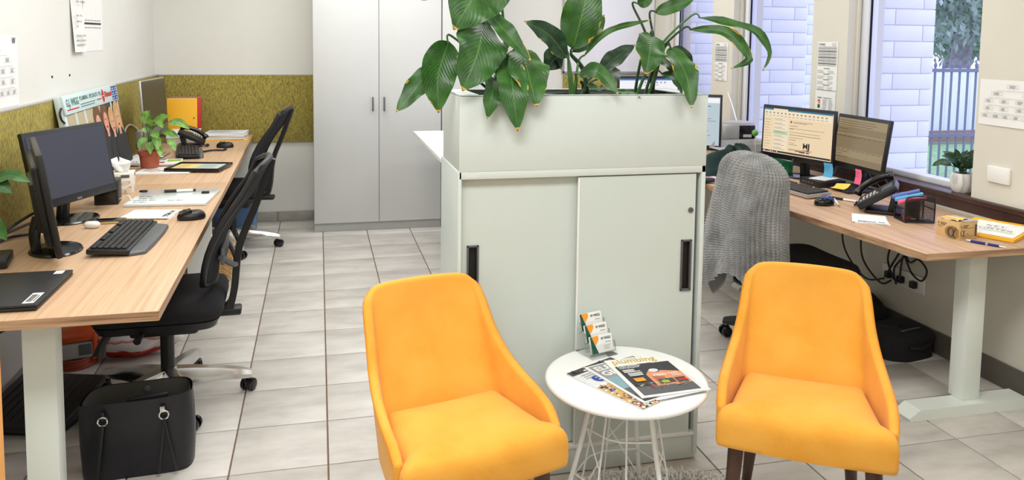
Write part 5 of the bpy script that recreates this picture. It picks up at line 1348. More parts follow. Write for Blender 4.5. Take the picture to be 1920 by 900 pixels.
# orange box
ob = thing('orange_power_box', 'orange and white plastic box under the left desk', 'box', (-1.085, 3.86, 0.0), 0.25)
BX((0, 0, 0.085), (0.15, 0.15, 0.075), 0.012).build('body', M_greyl, ob)
m = MB(); m.box((0, 0, 0.15), (0.165, 0.16, 0.055), 0.022); m.build('lid', M_oplast, ob)
m = MB()
for sx in (-1, 1): m.box((sx * 0.077, 0, 0.10), (0.02, 0.155, 0.13), 0.008)
m.box((0.078, -0.03, 0.17), (0.006, 0.05, 0.015), 0.002); m.build('side_grip', M_oplast, ob)
BX((0.04, -0.0765, 0.09), (0.05, 0.004, 0.05), 0.002).build('front_socket', M_grey, ob)
m = MB()
for k in range(5): m.tube([((0.085 + 0.004 * math.sin(k * 2)) * math.cos(a) , (0.085) * math.sin(a), 0.008 + k * 0.009) for a in (2 * PI * i / 28 for i in range(28))], 0.0055, 6, closed=True)
m.build('coiled_cord', mat('dark_orange_cord', (150, 62, 30), 0.5), ob)
# plastic shopping bag
sb_ = thing('plastic_shopping_bag', 'crumpled red and white plastic bag lying under the left desk', 'bag', (-0.86, 3.92, 0), 0.0)
def pbag(u, v):
    a = u * 2 * PI; q = math.sin(PI * (0.06 + 0.9 * v)) ** 0.6
    n_ = 0.10 * math.sin(4 * a + 5 * v) + 0.06 * math.sin(7 * a - 8 * v)
    return V((0.20 * q * math.cos(a) * (1 + n_), 0.09 * q * math.sin(a) * (1 + n_), 0.002 + 0.145 * v * (1 + 0.25 * math.cos(a + 1.2)) + 0.01 * math.sin(6 * a) * v))
M_pbag = NT('plastic_bag'); 
_sp = M_pbag.n('SeparateXYZ'); M_pbag.l(M_pbag.tc.outputs['Object'], _sp.inputs[0])
_nz = M_pbag.n('Math', operation='MULTIPLY_ADD'); M_pbag.l(M_pbag.noise(14), _nz.inputs[0]); _nz.inputs[1].default_value = 0.05; M_pbag.l(_sp.outputs[2], _nz.inputs[2])
M_pbag.l(M_pbag.ramp(_nz.outputs[0], ((0.0, srgb(186, 44, 34)), (0.073, srgb(186, 44, 34)), (0.078, srgb(226, 222, 222)), (0.118, srgb(226, 222, 222)), (0.122, srgb(190, 50, 40)), (0.135, srgb(226, 222, 222)))), M_pbag.b.inputs['Base Color']); M_pbag.b.inputs['Roughness'].default_value = 0.3
m = MB(); m.grid(pbag, 48, 16, True); m.build('bag_film', M_pbag.m, sb_, angle=70)
m = MB()
for q in (([(-0.10, -0.02, 0.09), (-0.13, -0.03, 0.14), (-0.06, -0.03, 0.15), (-0.03, 0.0, 0.10)]), ([(0.10, 0.02, 0.08), (0.17, 0.03, 0.12), (0.21, 0.05, 0.07), (0.16, 0.02, 0.04)])): m.tube(smooth_path(q, 6), 0.009, 6)
m.build('handle', mat('bag_white', (226, 222, 222), 0.35), sb_)
# wicker basket + handle
wk = thing('wicker_basket', 'woven wicker basket under the left desk behind the near office chair', 'basket', (-0.66, 5.02, 0))
m = MB()
for k in range(15):
    z = 0.006 + 0.0145 * k; r0 = 0.115 + 0.028 * k / 14
    m.tube([((r0 + 0.004 * (1 if (i + k) % 2 else -1)) * math.cos(2 * PI * i / 36), (r0 + 0.004 * (1 if (i + k) % 2 else -1)) * 0.9 * math.sin(2 * PI * i / 36), z) for i in range(36)], 0.0075, 6, closed=True)
m.build('weave', M_wicker, wk)['kind'] = 'stuff'
m = MB(); m.tube([(0.147 * math.cos(2 * PI * i / 36), 0.132 * math.sin(2 * PI * i / 36), 0.222) for i in range(36)], 0.010, 8, closed=True); m.build('rim', M_wicker, wk)
m = MB(); m.lathe([(0.001, 0.012), (0.112, 0.012)], n=24, cap=False); m.build('bottom', M_wicker, wk)
m = MB(); m.tube(smooth_path([(-0.14, 0, 0.22), (-0.10, 0, 0.30), (0, 0, 0.335), (0.10, 0, 0.30), (0.14, 0, 0.22)], 6), 0.007, 8); m.build('handle', M_wicker, wk)
sheetstack('spare_carton', 'white carton standing on the floor under the far left desk', 'box', (-0.66, 4.70, 0), 0.1, 0.13, 0.10, 0.49, None, n=1)
bt = thing('plastic_tub', 'blue plastic tub on the floor under the far left desk', 'tub', (-0.62, 6.275, 0))
o_ = round_poly([(-0.16, -0.14), (0.16, -0.14), (0.16, 0.14), (-0.16, 0.14)], 0.03, 5); m = MB()
poly_loft(m, o_, [(0.03, 0.0), (0.025, 0.004), (0.0, 0.24), (-0.012, 0.242), (-0.012, 0.254), (0.004, 0.256), (0.03, 0.012)], close_top=True); m.build('tub_wall', M_blueb, bt)
m = MB(); 
for s in (-1, 1): m.box((s * 0.168, 0, 0.225), (0.014, 0.10, 0.03), 0.004)
m.build('handle', M_blueb, bt)
tubes('floor_cable', 'thin black cable hanging down the wall left of the white desk leg', 'cable', [[(-1.205, 3.2, 0.66), (-1.21, 3.15, 0.52), (-1.20, 3.10, 0.44), (-1.16, 3.12, 0.415), (-1.10, 3.2, 0.43), (-1.05, 3.3, 0.50), (-1.03, 3.35, 0.64)]], 0.005, M_black)

# ---------------------------------------------------------------- right hand desk
E_tan, E_cream, E_teal, E_mint, E_grey = emis('screen_tan', (252, 226, 186), 0.85), emis('screen_cream', (255, 238, 208), 0.85), emis('screen_teal', (40, 130, 160), 0.7), emis('screen_mint', (200, 226, 190), 0.8), emis('screen_line', (170, 150, 122), 0.7)
E_dim, E_dim2, E_dim3 = emis('screen_dim', (150, 130, 98), 0.75), emis('screen_dim_light', (172, 152, 116), 0.75), emis('screen_dim_dark', (112, 96, 72), 0.7)
E_pale, E_white, E_bluebar = emis('screen_pale', (196, 212, 222), 0.85), emis('screen_white', (246, 246, 252), 0.95), emis('screen_blue', (60, 130, 210), 0.8)
E_orange, E_red = emis('screen_orange', (232, 140, 60), 0.8), emis('screen_red', (210, 60, 50), 0.8)
def mail_screen(p, W, H):
    x0, y0, w, h = 0.016, 0.036, W - 0.032, H - 0.054
    p.layer(0.001)
    p.rect(x0, y0 + h - 0.010, w, 0.010, E_teal).rect(x0 + w * 0.14, y0 + h - 0.010, w * 0.22, 0.010, E_cream).rect(x0, y0 + h - 0.052, w, 0.042, E_cream)
    p.rect(x0, y0, w, 0.010, M_ink).layer(0.0002)
    for k in range(16): p.rect(x0 + 0.01 + k * w / 17, y0 + h - 0.03, 0.012, 0.008, E_grey).rect(x0 + 0.008 + k * w / 17, y0 + h - 0.044, 0.018, 0.003, E_grey)
    p.lines(x0 + 0.006, y0 + h - 0.07, w * 0.11, 11, 0.016, 0.0022, E_grey, 0.5, 3)
    p.rect(x0 + w * 0.155, y0 + 0.012, w * 0.215, h - 0.068, E_cream).layer(0.0002).rect(x0 + w * 0.155, y0 + h * 0.42, w * 0.215, 0.022, E_mint).layer(0.0002)
    for k in range(8): p.rect(x0 + w * 0.165, y0 + h * 0.76 - k * 0.024, w * 0.12, 0.0024, E_grey).rect(x0 + w * 0.165, y0 + h * 0.76 - 0.007 - k * 0.024, w * 0.17, 0.002, E_grey)
    p.ell(x0 + w * 0.42, y0 + h * 0.73, 0.007, 0.007, E_red).lines(x0 + w * 0.45, y0 + h * 0.735, w * 0.3, 2, 0.007, 0.0022, M_grey, 0.4)
    for k, (q, ww) in enumerate(((0.64, 0.12), (0.585, 0.5), (0.57, 0.06), (0.50, 0.44), (0.44, 0.45), (0.38, 0.2), (0.33, 0.1), (0.26, 0.08), (0.22, 0.12), (0.12, 0.34), (0.10, 0.32))): p.rect(x0 + w * 0.40, y0 + h * q, w * ww, 0.0024, M_grey if k % 2 == 0 else E_grey)
    p.text('M', x0 + w * 0.605, y0 + h * 0.17, 0.046, M_ink, 0.02, width=0.032).text('J', x0 + w * 0.605 + 0.034, y0 + h * 0.17, 0.046, M_ink, 0.02, width=0.020); p.rect(x0 + w * 0.61, y0 + h * 0.13, 0.052, 0.004, E_orange)
    p.rect(x0 + w * 0.50, y0 + 0.022, 0.03, 0.004, E_red).rect(x0 + w * 0.56, y0 + 0.018, 0.04, 0.008, M_grey).rect(x0 + w * 0.66, y0 + 0.018, 0.02, 0.007, E_red)
    p.layer(0.0002)
    for k in range(7): p.rect(x0 + 0.01 + k * 0.016, y0 + 0.003, 0.008, 0.005, (E_white, E_bluebar, E_orange, E_white, E_mint, E_red, E_white)[k])
def dim_screen(p, W, H):
    x0, y0, w, h = 0.016, 0.036, W - 0.032, H - 0.054
    p.layer(0.001); p.rect(x0, y0 + h * 0.80, w, h * 0.19, E_dim2).rect(x0, y0 + h * 0.12, w, h * 0.18, E_dim2).rect(x0, y0 + h * 0.62, w, h * 0.03, E_dim2).layer(0.0002)
    p.lines(x0 + 0.01, y0 + h * 0.93, w * 0.8, 3, 0.012, 0.003, E_dim3, 0.3, 4); p.lines(x0 + 0.01, y0 + h * 0.74, w * 0.5, 3, 0.02, 0.003, E_dim3, 0.6, 2)
    for k in range(9): p.rect(x0 + 0.02 + k * w / 9.6, y0 + h * 0.58, 0.022, 0.003, E_dim3).rect(x0 + 0.02 + k * w / 9.6, y0 + h * 0.27, 0.028, 0.003, E_dim3)
    p.lines(x0 + 0.01, y0 + h * 0.22, w * 0.3, 3, 0.014, 0.003, E_dim3, 0.5, 8)
def plain_screen(p, W, H):
    x0, y0, w, h = 0.016, 0.036, W - 0.032, H - 0.054
    p.layer(0.001); p.rect(x0, y0 + h - 0.012, w, 0.012, E_bluebar).layer(0.0002); p.lines(x0 + w * 0.4, y0 + h * 0.8, w * 0.3, 6, 0.03, 0.004, M_greyl, 0.5, 4)
    for k in range(6): p.rect(x0 + w * 0.42 + k * 0.03, y0 + h * 0.86, 0.012, 0.012, M_greyl)
def pale_screen(p, W, H):
    x0, y0, w, h = 0.016, 0.036, W - 0.032, H - 0.054
    p.layer(0.001); p.rect(x0, y0 + h * 0.88, w, h * 0.1, E_white).rect(x0 + w * 0.8, y0 + h * 0.80, w * 0.14, 0.006, E_bluebar).rect(x0 + w * 0.88, y0 + h * 0.80, w * 0.06, 0.006, E_mint).layer(0.0002).lines(x0 + w * 0.55, y0 + h * 0.7, w * 0.4, 12, 0.016, 0.0026, M_grey, 0.6, 6)
monitor('wide black monitor showing a cream mail window on the right hand desk', (2.668, 4.0, 0.72), -2.872 + HP, 0.52, 0.312, 0.252, 0.03, E_tan, brand='LG', front=mail_screen, by=0.05, neck_y=0.03, chin=0.024)
monitor('black monitor with a dim brown screen beside the near window', (2.797, 3.622, 0.72), -3.16 + HP, 0.425, 0.292, 0.246, 0.14, E_dim, base='square', front=dim_screen, by=-0.045, neck_y=0.07, chin=0.024)
monitor('monitor with bright white screen behind the planter leaves', (2.27, 5.2, 0.72), 0.0, 0.47, 0.29, 0.385, 0.02, E_white, base='square', front=plain_screen)
monitor('tilted away monitor with pale screen peeking past the planter box', (2.358, 4.825, 0.72), math.radians(-120) + HP, 0.50, 0.37, 0.246, 0.06, E_pale, base='square', front=pale_screen)
def note(label, loc, rz, tilt, m_, cat='note', w=0.05, h=0.06):
    t = thing('sticky_note', label, cat, loc, rz)
    MB(M.Rotation(tilt, 4, 'X')).grid(lambda u, v: ((u - 0.5) * w + 0.004 * math.sin(v * 3), -0.014 * (1 - v) ** 2, (v - 1) * h), 4, 8).build('sheet', m_, t)
    p_ = Print((-w / 2, -0.001, -h * 0.12), (1, 0, 0), (0, -0.05, 1), 0.003); p_.lines(w * 0.15, -h * 0.1, w * 0.7, 3, 0.011, 0.0014, M_ink, 0.4); p_.build('print', t)
note('blue sticky note hanging between the two right hand monitors', (2.645, 3.672, 0.858), -2.872 + HP, 0.2, M_stick_b, h=0.075, w=0.056)
note('pink sticky note on the lower edge of the dim brown monitor', (2.757, 3.572, 0.838), -3.16 + HP, 0.12, M_stick_p, h=0.078, w=0.05)
keyboard('black and silver keyboard on the right hand desk', (2.415, 3.665, 0.72), -HP + 0.098, 0.46, 0.15, M_silver, M_black)
mouse('blue and black mouse on the right hand desk', (2.362, 3.292, 0.72), -HP - 0.1, M_blackg, mat('blue_gloss', (30, 90, 170), 0.2), 0.10, 0.062)
def pen(name, label, a, b, r, mats, cat='pen', z=0.72):
    a, b = V((a[0], a[1], z + r)), V((b[0], b[1], z + r)); t = thing(name, label, cat, a); d = b - a
    for (s, e, rs, re, m_, nm) in mats:
        m = MB(); m.tube([d * s, d * e], [rs * r, re * r], 12); m.build(nm, m_, t)
    return t
pen('slim_pen', 'slim white pen between the blue mouse and the marker', (2.492, 3.395), (2.405, 3.235), 0.0045, [(0, 0.8, 1, 1, M_white, 'barrel'), (0.8, 0.93, 1, 0.9, C('pen_gold', 206, 190, 130), 'ring'), (0.93, 1, 0.8, 0.3, M_chrome, 'tip')])
pen('felt_marker', 'black capped felt marker in front of the dim brown monitor', (2.50, 3.425), (2.565, 3.30), 0.0065, [(0, 0.42, 1, 1, M_black, 'cap'), (0.42, 0.95, 0.92, 0.92, M_white, 'barrel'), (0.95, 1, 0.7, 0.7, M_greyl, 'end_plug')], 'marker')
pen('blue_ballpoint', 'dark blue ballpoint pen lying near the corner of the right hand desk', (2.493, 2.568), (2.560, 2.445), 0.0055, [(0, 0.12, 0.8, 1, M_chrome, 'clicker'), (0.12, 0.5, 1, 1, C('pen_navy', 28, 40, 120), 'barrel'), (0.5, 0.56, 1.08, 1.08, M_chrome, 'ring'), (0.56, 0.84, 1, 0.9, C('pen_navy', 28, 40, 120), 'grip'), (0.84, 1, 0.8, 0.2, M_chrome, 'tip')])
o = thing('mini_computer', 'small flat black computer box beside the right hand monitor bases', 'computer', (2.690, 3.775, 0.72), -HP + 0.05)
BX((0, 0, 0.018), (0.17, 0.17, 0.034), 0.003).build('case', M_black, o)
m = MB()
for k in range(4): m.box((-0.05 + k * 0.025, -0.0855, 0.018), (0.012, 0.003, 0.008), 0.001)
m.build('front_ports', M_grey, o)
sheetstack('folded_paper', 'folded white paper on top of the flat black computer box', 'paper', (2.70, 3.77, 0.7552), 0.4, 0.13, 0.10, 0.004, None, material=M_paper2, n=2)
o = thing('yellow_note', 'curled yellow note on the foot of the dim brown monitor', 'note', (2.675, 3.60, 0.7350), 0.5)
MB().grid(lambda u, v: ((u - 0.5) * 0.076, (v - 0.5) * 0.076, 0.002 + 0.016 * max(0, u - 0.4) ** 2 * 2.5 + 0.008 * (1 - v) * u), 8, 8).build('sheet', M_stick_y, o)
tubes('monitor_leads', 'thin black leads drooping behind the two right hand monitors', 'cable', [[(2.80, 3.80, 0.84), (2.79, 3.82, 0.77), (2.74, 3.86, 0.727), (2.66, 3.88, 0.727)], [(2.87, 3.62, 0.86), (2.878, 3.5, 0.78), (2.86, 3.38, 0.727), (2.80, 3.32, 0.727)], [(2.87, 3.70, 0.84), (2.878, 3.58, 0.76), (2.85, 3.44, 0.727)]], 0.0035, M_grey)
desk_phone('black desk telephone with raised handset on the right hand desk', (2.485, 3.175, 0.72), -HP - 0.72, 0.60)
# wire mesh organiser
mo_ = thing('mesh_organiser', 'black wire mesh desk organiser holding pens on the right hand desk', 'organiser', (2.555, 2.925, 0.72), -0.26)
m = MB()
w_, d_, h_ = 0.125, 0.10, 0.115
for y in (-d_ / 2, d_ / 2):
    m.tube(smooth_path([(-w_ / 2, y, 0.003), (-w_ / 2, y, h_ - 0.02), (-w_ / 2 + 0.02, y, h_), (w_ / 2 - 0.02, y, h_), (w_ / 2, y, h_ - 0.02), (w_ / 2, y, 0.003)], 5), 0.0032, 6); m.tube([(-w_ / 2, y, 0.003), (w_ / 2, y, 0.003)], 0.003, 6)
for x in (-w_ / 2, 0.0, w_ / 2):
    for z in (0.003, 0.06): m.tube([(x, -d_ / 2, z), (x, d_ / 2, z)], 0.0028, 6)
m.build('wire_frame', M_black, mo_)
m = MB()
for y in (-d_ / 2, d_ / 2):
    for k in range(34): m.box((-w_ / 2 + 0.004 + k * 0.0036, y, h_ / 2), (0.0014, 0.001, h_ - 0.008))
    for k in range(30): m.box((0, y, 0.005 + k * 0.0036), (w_ - 0.004, 0.001, 0.0014))
m.box((0, 0, 0.002), (w_, d_, 0.002))
for k in range(26): m.box((0.0, -d_ / 2 + 0.004 + k * 0.0036, 0.05), (0.001, 0.0014, 0.09))
m.build('mesh_wall', M_black, mo_)['kind'] = 'stuff'
def hl(label, y, z, c, a):
    t = thing('highlighter', label, 'highlighter', V((2.555, 2.925, 0.72)) + M.Rotation(-0.26, 3, 'Z') @ V((-0.085, y, z)), -0.26)
    d = V((math.cos(a), 0, math.sin(a)))
    m = MB(); m.tube([d * 0, d * 0.055], [0.009, 0.010], 12); m.build('cap', c, t); m = MB(); m.tube([d * 0.055, d * 0.12], [0.0085, 0.0085], 12); m.build('barrel', c, t)
hl('pink highlighter resting in the mesh organiser', -0.028, 0.088, M_stick_p, 0.18)
hl('blue highlighter resting behind the pink one in the mesh organiser', 0.0, 0.094, M_stick_b, 0.22)
hl('lilac highlighter lying at the back of the mesh organiser', 0.030, 0.10, C('lilac', 110, 120, 190), 0.25)
pen('spare_pen', 'white pen lying on the base of the mesh organiser', (2.50, 2.925), (2.60, 2.90), 0.005, [(0, 0.3, 1, 1, M_red, 'cap'), (0.3, 1, 0.9, 0.9, M_white, 'barrel')], z=0.724)
pen('red_pencil_stub', 'short red pencil stub lying in the mesh organiser', (2.52, 2.95), (2.61, 2.935), 0.006, [(0, 0.8, 1, 1, C('stub_red', 190, 70, 50), 'barrel'), (0.8, 1, 1, 0.2, C('stub_wood', 220, 190, 150), 'tip')], 'pencil', z=0.724)
# upside down notepad
sheetstack('notepad', 'white notepad with heading away from the desk edge on the right hand desk', 'notepad', (2.368, 2.977, 0.72), math.radians(146), 0.14, 0.175, 0.006, lambda p_, W, H: (p_.text('W WIGG', 0.012, H - 0.026, 0.026, M_inkgr, 0.04, width=W - 0.03), p_.lines(0.03, H * 0.6, 0.05, 2, 0.012, 0.0012, M_inkg)))
# cardboard box
cb = thing('cardboard_box', 'small brown cardboard box with a Greek letter on both visible sides', 'box', (2.519, 2.647, 0.72), 0.11)
BX((0, 0, 0.036), (0.098, 0.108, 0.072), 0.001).build('carton', M_card, cb)
m = MB(M.Translation((0, 0, 0.0735)) @ M.Rotation(0.02, 4, 'Y')); m.box((0.012, 0.0, 0), (0.086, 0.108, 0.0016)); m.build('top_flap', M_greyl, cb)
m = MB(); m.grid(lambda u, v: (-0.049 + 0.03 * u, -0.045 + 0.085 * v, 0.0745 + 0.004 * math.sin(u * 3) + 0.004 * math.sin(v * 8 + u * 4)), 8, 12); m.build('torn_edge', M_card, cb)
K_brn = C('print_brown', 150, 116, 70)
def alpha(p_, x, y, s):
    n = 24; pts = [(x - 0.25 * s + 0.78 * s * math.cos(2 * PI * i / n), y + s * math.sin(2 * PI * i / n)) for i in range(n)]; pin = [(x - 0.22 * s + 0.50 * s * math.cos(2 * PI * i / n), y + 0.82 * s * math.sin(2 * PI * i / n)) for i in range(n)]
    for i in range(n): p_.poly([pts[i], pts[(i + 1) % n], pin[(i + 1) % n], pin[i]], M_ink)
    st = smooth_path([(x + 0.95 * s, y + 1.0 * s, 0), (x + 0.72 * s, y + 0.5 * s, 0), (x + 0.42 * s, y - 0.3 * s, 0), (x + 0.55 * s, y - 0.9 * s, 0), (x + 0.95 * s, y - 0.95 * s, 0)], 6)
    for a, b in zip(st, st[1:]):
        d = (b - a).normalized() * 0.11 * s; q = V((-d.y, d.x, 0)); p_.poly([(a - q).to_2d(), (b - q).to_2d(), (b + q).to_2d(), (a + q).to_2d()], M_ink)
def box_print(o_, ux, W, big):
    p_ = Print(o_, ux, (0, 0, 1), 0.0006)
    def rhomb(cx, cy, s, a):
        c_, s_ = math.cos(a), math.sin(a); p_.poly([(cx + x * c_ - y * s_, cy + x * s_ + y * c_) for x, y in ((0, 0), (s * 0.5, s * 0.29), (s, 0), (s * 0.5, -s * 0.29))], M_ink)
    bx, by = (0.012, 0.054) if big else (0.012, 0.055)
    for a in (HP, HP + 2 * PI / 3, HP - 2 * PI / 3): rhomb(bx, by, 0.0062, a)
    p_.lines(0.021, by + 0.001, 0.03, 2, 0.006, 0.0028, M_ink, 0.3)
    if big:
        p_.ell(W * 0.72, 0.026, 0.035, 0.026, K_brn, a0=0.6, a1=5.7); p_.layer(0.0003); alpha(p_, W * 0.70, 0.026, 0.019); p_.lines(0.008, 0.044, 0.03, 2, 0.005, 0.0012, M_ink)
    else:
        p_.rect(0.008, 0.046, W * 0.7, 0.0012, M_ink).rect(0.008, 0.014, W * 0.7, 0.0012, M_ink).rect(0.008, 0.008, W * 0.6, 0.0008, M_ink)
        alpha(p_, 0.020, 0.028, 0.0115); p_.rect(0.036, 0.022, 0.016, 0.0016, M_ink)
        for k in range(9): p_.rect(W * 0.86, 0.012 + k * 0.0055, 0.012 if k % 2 else 0.009, 0.004, M_ink)
    p_.build('print', cb)
box_print((-0.0492, 0.054, 0), (0, -1, 0), 0.108, True)
box_print((-0.049, -0.0542, 0), (1, 0, 0), 0.098, False)
o = thing('yellow_note', 'pale yellow note lying on top of the small cardboard box', 'note', (2.528, 2.655, 0.7955), 0.35)
MB().grid(lambda u, v: ((u - 0.5) * 0.075, (v - 0.5) * 0.072, 0.004 * math.sin(u * 5)), 8, 4).build('sheet', M_stick_y, o)
# folder with sign
kf = thing('yellow_envelope', 'yellow envelope with a white key register sheet at the right frame edge', 'envelope', (2.730, 2.676, 0.72), math.radians(-62))
m = MB(); m.box((0, 0, 0.006), (0.235, 0.285, 0.010), 0.002); m.build('envelope', M_yel, kf)
MB().grid(lambda u, v: ((u - 0.5) * 0.235, (v - 0.5) * 0.285 + 0.002, 0.012 + 0.012 * v * v), 6, 8).build('front_flap', M_yel, kf)
MB().grid(lambda u, v: ((u - 0.5) * 0.195 + 0.008, (v - 0.5) * 0.225 - 0.004, 0.0135 + 0.012 * (0.1 + 0.8 * v) ** 2), 6, 8).build('sheet', M_paper, kf)
p = Print((-0.095, -0.118, 0.0205), (1, 0, 0), (0, 1, 0.04), 0.0006); p.text('KEY', 0.065, 0.118, 0.034, M_ink, 0.0, skew=0.1, sx=1.25).text('REGISTER', 0.008, 0.062, 0.034, M_ink, 0.0, skew=0.1, width=0.17); p.build('print', kf)

# sill plant
b0 = V((2.968, 3.10, 0.801)); LV = []
r = random.Random(4)
for k in range(13):
    a = -2.6 + k * 0.48 + r.random() * 0.3; l_ = 0.06 + 0.035 * r.random(); up = 0.03 + 0.06 * r.random()
    if math.cos(a) > 0.35: l_ *= 0.5; up += 0.03
    s0 = V((0.018 * math.cos(a), 0.018 * math.sin(a), 0.10)); LV.append((s0 + V((0, 0, 0.015)), s0 + V((l_ * math.cos(a), l_ * math.sin(a), up)), 0.034 + 0.01 * r.random(), (-0.6, -0.7, 0.8)))
LV.append((V((-0.03, 0.04, 0.12)), V((-0.055, 0.135, 0.105)), 0.036, (-0.5, -0.6, 0.8))); LV.append((V((-0.02, 0.01, 0.13)), V((-0.03, 0.02, 0.205)), 0.036, (-0.7, -0.7, 0.1)))
small_plant('potted_zz_plant', 'small dark leaved plant in a ribbed white pot on the window sill', b0, [(0.001, 0.0), (0.036, 0.0), (0.046, 0.012), (0.053, 0.045), (0.052, 0.075), (0.047, 0.092), (0.043, 0.092), (0.043, 0.08)], M_marble, LV, M_leaf3, 0, soil_z=0.084, soil_r=0.043, stems=M_stemd)

# ---------------------------------------------------------------- clutter on the right desk behind the chair
o = thing('dark_green_jacket', 'crumpled dark green jacket heaped on the right hand desk', 'jacket', (2.40, 4.22, 0.724), 0.5)
def heap(u, v):
    a = u * 2 * PI; q = math.sin(PI * (0.5 * (1 - v))) if v > 0 else 1
    n_ = 1 + 0.16 * math.sin(3 * a + 1) + 0.09 * math.sin(7 * a + 3 * v) + 0.05 * math.sin(11 * a)
    return V((0.30 * q * n_ * math.cos(a), 0.16 * q * n_ * math.sin(a), 0.002 + 0.13 * math.cos(PI / 2 * q ** 1.3) * (1 + 0.25 * math.sin(4 * a + 7 * q)) + 0.012 * math.sin(9 * q + 3 * a) * (1 - q)))
m = MB(); m.grid(heap, 56, 16, True); m.build('cloth', M_jacket, o, angle=70)
m = MB(); m.tube(smooth_path([(0.16, -0.10, 0.05), (0.20, -0.14, 0.035), (0.23, -0.15, 0.02)], 5), 0.006, 6); m.tube(smooth_path([(0.20, -0.09, 0.055), (0.24, -0.13, 0.03), (0.25, -0.16, 0.012)], 5), 0.004, 6); m.build('pale_trim', M_paper2, o)
o = thing('dark_coat', 'dark coat hanging over the far end of the right hand desk', 'coat', (2.04, 4.02, 0.0), 0)
def coat(u, v):
    x = -0.02 - 0.03 * (1 - v) + 0.012 * math.sin(u * 16); return V((x + (0.09 * max(0, v - 0.86) / 0.14), (u - 0.5) * 0.22 * (1 + 0.2 * (1 - v)), 0.40 + 0.34 * min(1, v / 0.86) + 0.006 * math.sin(u * 9)))
m = MB(); m.grid(coat, 24, 20); cc = m.build('cloth', M_jacket, o, angle=70); cc.modifiers.new('thick', 'SOLIDIFY').thickness = 0.012
o = thing('green_folder', 'bright green folder standing behind the foot of the mail window monitor', 'folder', (2.735, 4.245, 0.72), 0.0)
BX((0, 0, 0.036), (0.03, 0.20, 0.072), 0.003).build('cover', C('folder_green', 20, 120, 74), o); BX((0.002, 0, 0.037), (0.022, 0.196, 0.074)).build('pages', M_paper2, o)
o = thing('letter_tray', 'two tier grey letter tray behind the heaped green jacket', 'tray', (2.665, 4.60, 0.72), 0.06)
for z in (0.012, 0.085):
    m = MB(); m.box((0, 0, z), (0.33, 0.24, 0.004), 0.001)
    for y in (-0.118, 0.118):
        a = [m.bm.verts.new((x, y, z + q)) for x, q in ((-0.165, 0.0), (0.165, 0.0), (0.165, 0.045), (-0.12, 0.045))]; b = [m.bm.verts.new((x, y + 0.004, z + q)) for x, q in ((-0.165, 0.0), (0.165, 0.0), (0.165, 0.045), (-0.12, 0.045))]
        m.bm.faces.new(a); m.bm.faces.new(b[::-1])
        for i in range(4): m.bm.faces.new((a[i], b[i], b[(i + 1) % 4], a[(i + 1) % 4]))
    m.box((0.163, 0, z + 0.022), (0.004, 0.236, 0.045)); m.build('tier', M_greyl, o, smooth=False)
m = MB()
for x in (-0.10, 0.15):
    for y in (-0.114, 0.114): m.box((x, y, 0.05), (0.012, 0.008, 0.075))
m.build('post', M_greyl, o)['kind'] = 'stuff'
sheetstack('tray_papers', 'white papers lying in the lower tier of the grey letter tray', 'papers', (2.645, 4.60, 0.7355), 0.06, 0.28, 0.19, 0.010, None, n=4)
o = thing('silver_appliance', 'silver box appliance with a dark window behind the letter tray', 'appliance', (2.755, 4.86, 0.72), -0.1)
BX((0, 0, 0.118), (0.25, 0.20, 0.236), 0.018).build('housing', M_silver, o); BX((0.05, -0.101, 0.175), (0.11, 0.006, 0.09), 0.004).build('front_window', M_blackg, o); BX((0, 0, 0.232), (0.22, 0.17, 0.012), 0.004).build('lid', M_greyl, o)
m = MB(); m.box((0.05, -0.105, 0.15), (0.06, 0.004, 0.02), 0.001); m.build('badge', M_greyl, o)
o = thing('green_ball_stick', 'round green ball on a thin stick before the silver box', 'ornament', (2.69, 4.44, 0.72))
m = MB(M.Translation((0.0, 0.04, 0.205))); m.lathe([(0.001, -0.021), (0.012, -0.017), (0.020, -0.006), (0.020, 0.006), (0.012, 0.017), (0.001, 0.021)], n=20, cap=False); m.build('ball', C('leafy_green', 104, 170, 60), o, angle=80)
m = MB(); m.tube(smooth_path([(-0.02, 0.0, 0.0), (-0.012, 0.01, 0.1), (0.0, 0.04, 0.19)], 5), 0.003, 6); m.build('stick', M_greyl, o)
m = MB(); m.lathe([(0.03, 0), (0.03, 0.006), (0.008, 0.012)], (-0.02, 0, 0), n=18); m.build('foot', M_black, o)
tubes('white_lead', 'taut white lead running down across the far pier to the silver box', 'cable', [[(2.90, 5.22, 1.13), (2.87, 5.1, 1.05), (2.82, 4.95, 0.965), (2.80, 4.9, 0.958)]], 0.004, M_white)
o = thing('drink_bottle', 'dark drink bottle beside the planter cabinet on the right hand desk', 'bottle', (2.075, 4.22, 0.72))
m = MB(); m.lathe([(0.001, 0), (0.034, 0.0), (0.036, 0.006), (0.036, 0.10), (0.028, 0.12), (0.02, 0.125)], n=24, cap=False); m.build('body', mat('bottle_navy', (26, 32, 44), 0.35), o, angle=60); m = MB(); m.lathe([(0.022, 0.124), (0.022, 0.150), (0.016, 0.153)], n=20); m.build('cap', M_grey, o)
sheetstack('pink_note_pad', 'pink note and white sheets beside the dark drink bottle', 'papers', (2.17, 4.08, 0.72), 0.2, 0.09, 0.09, 0.006, lambda p_, W, H: p_.rect(0, 0, W * 0.6, H * 0.6, M_stick_p), n=2)

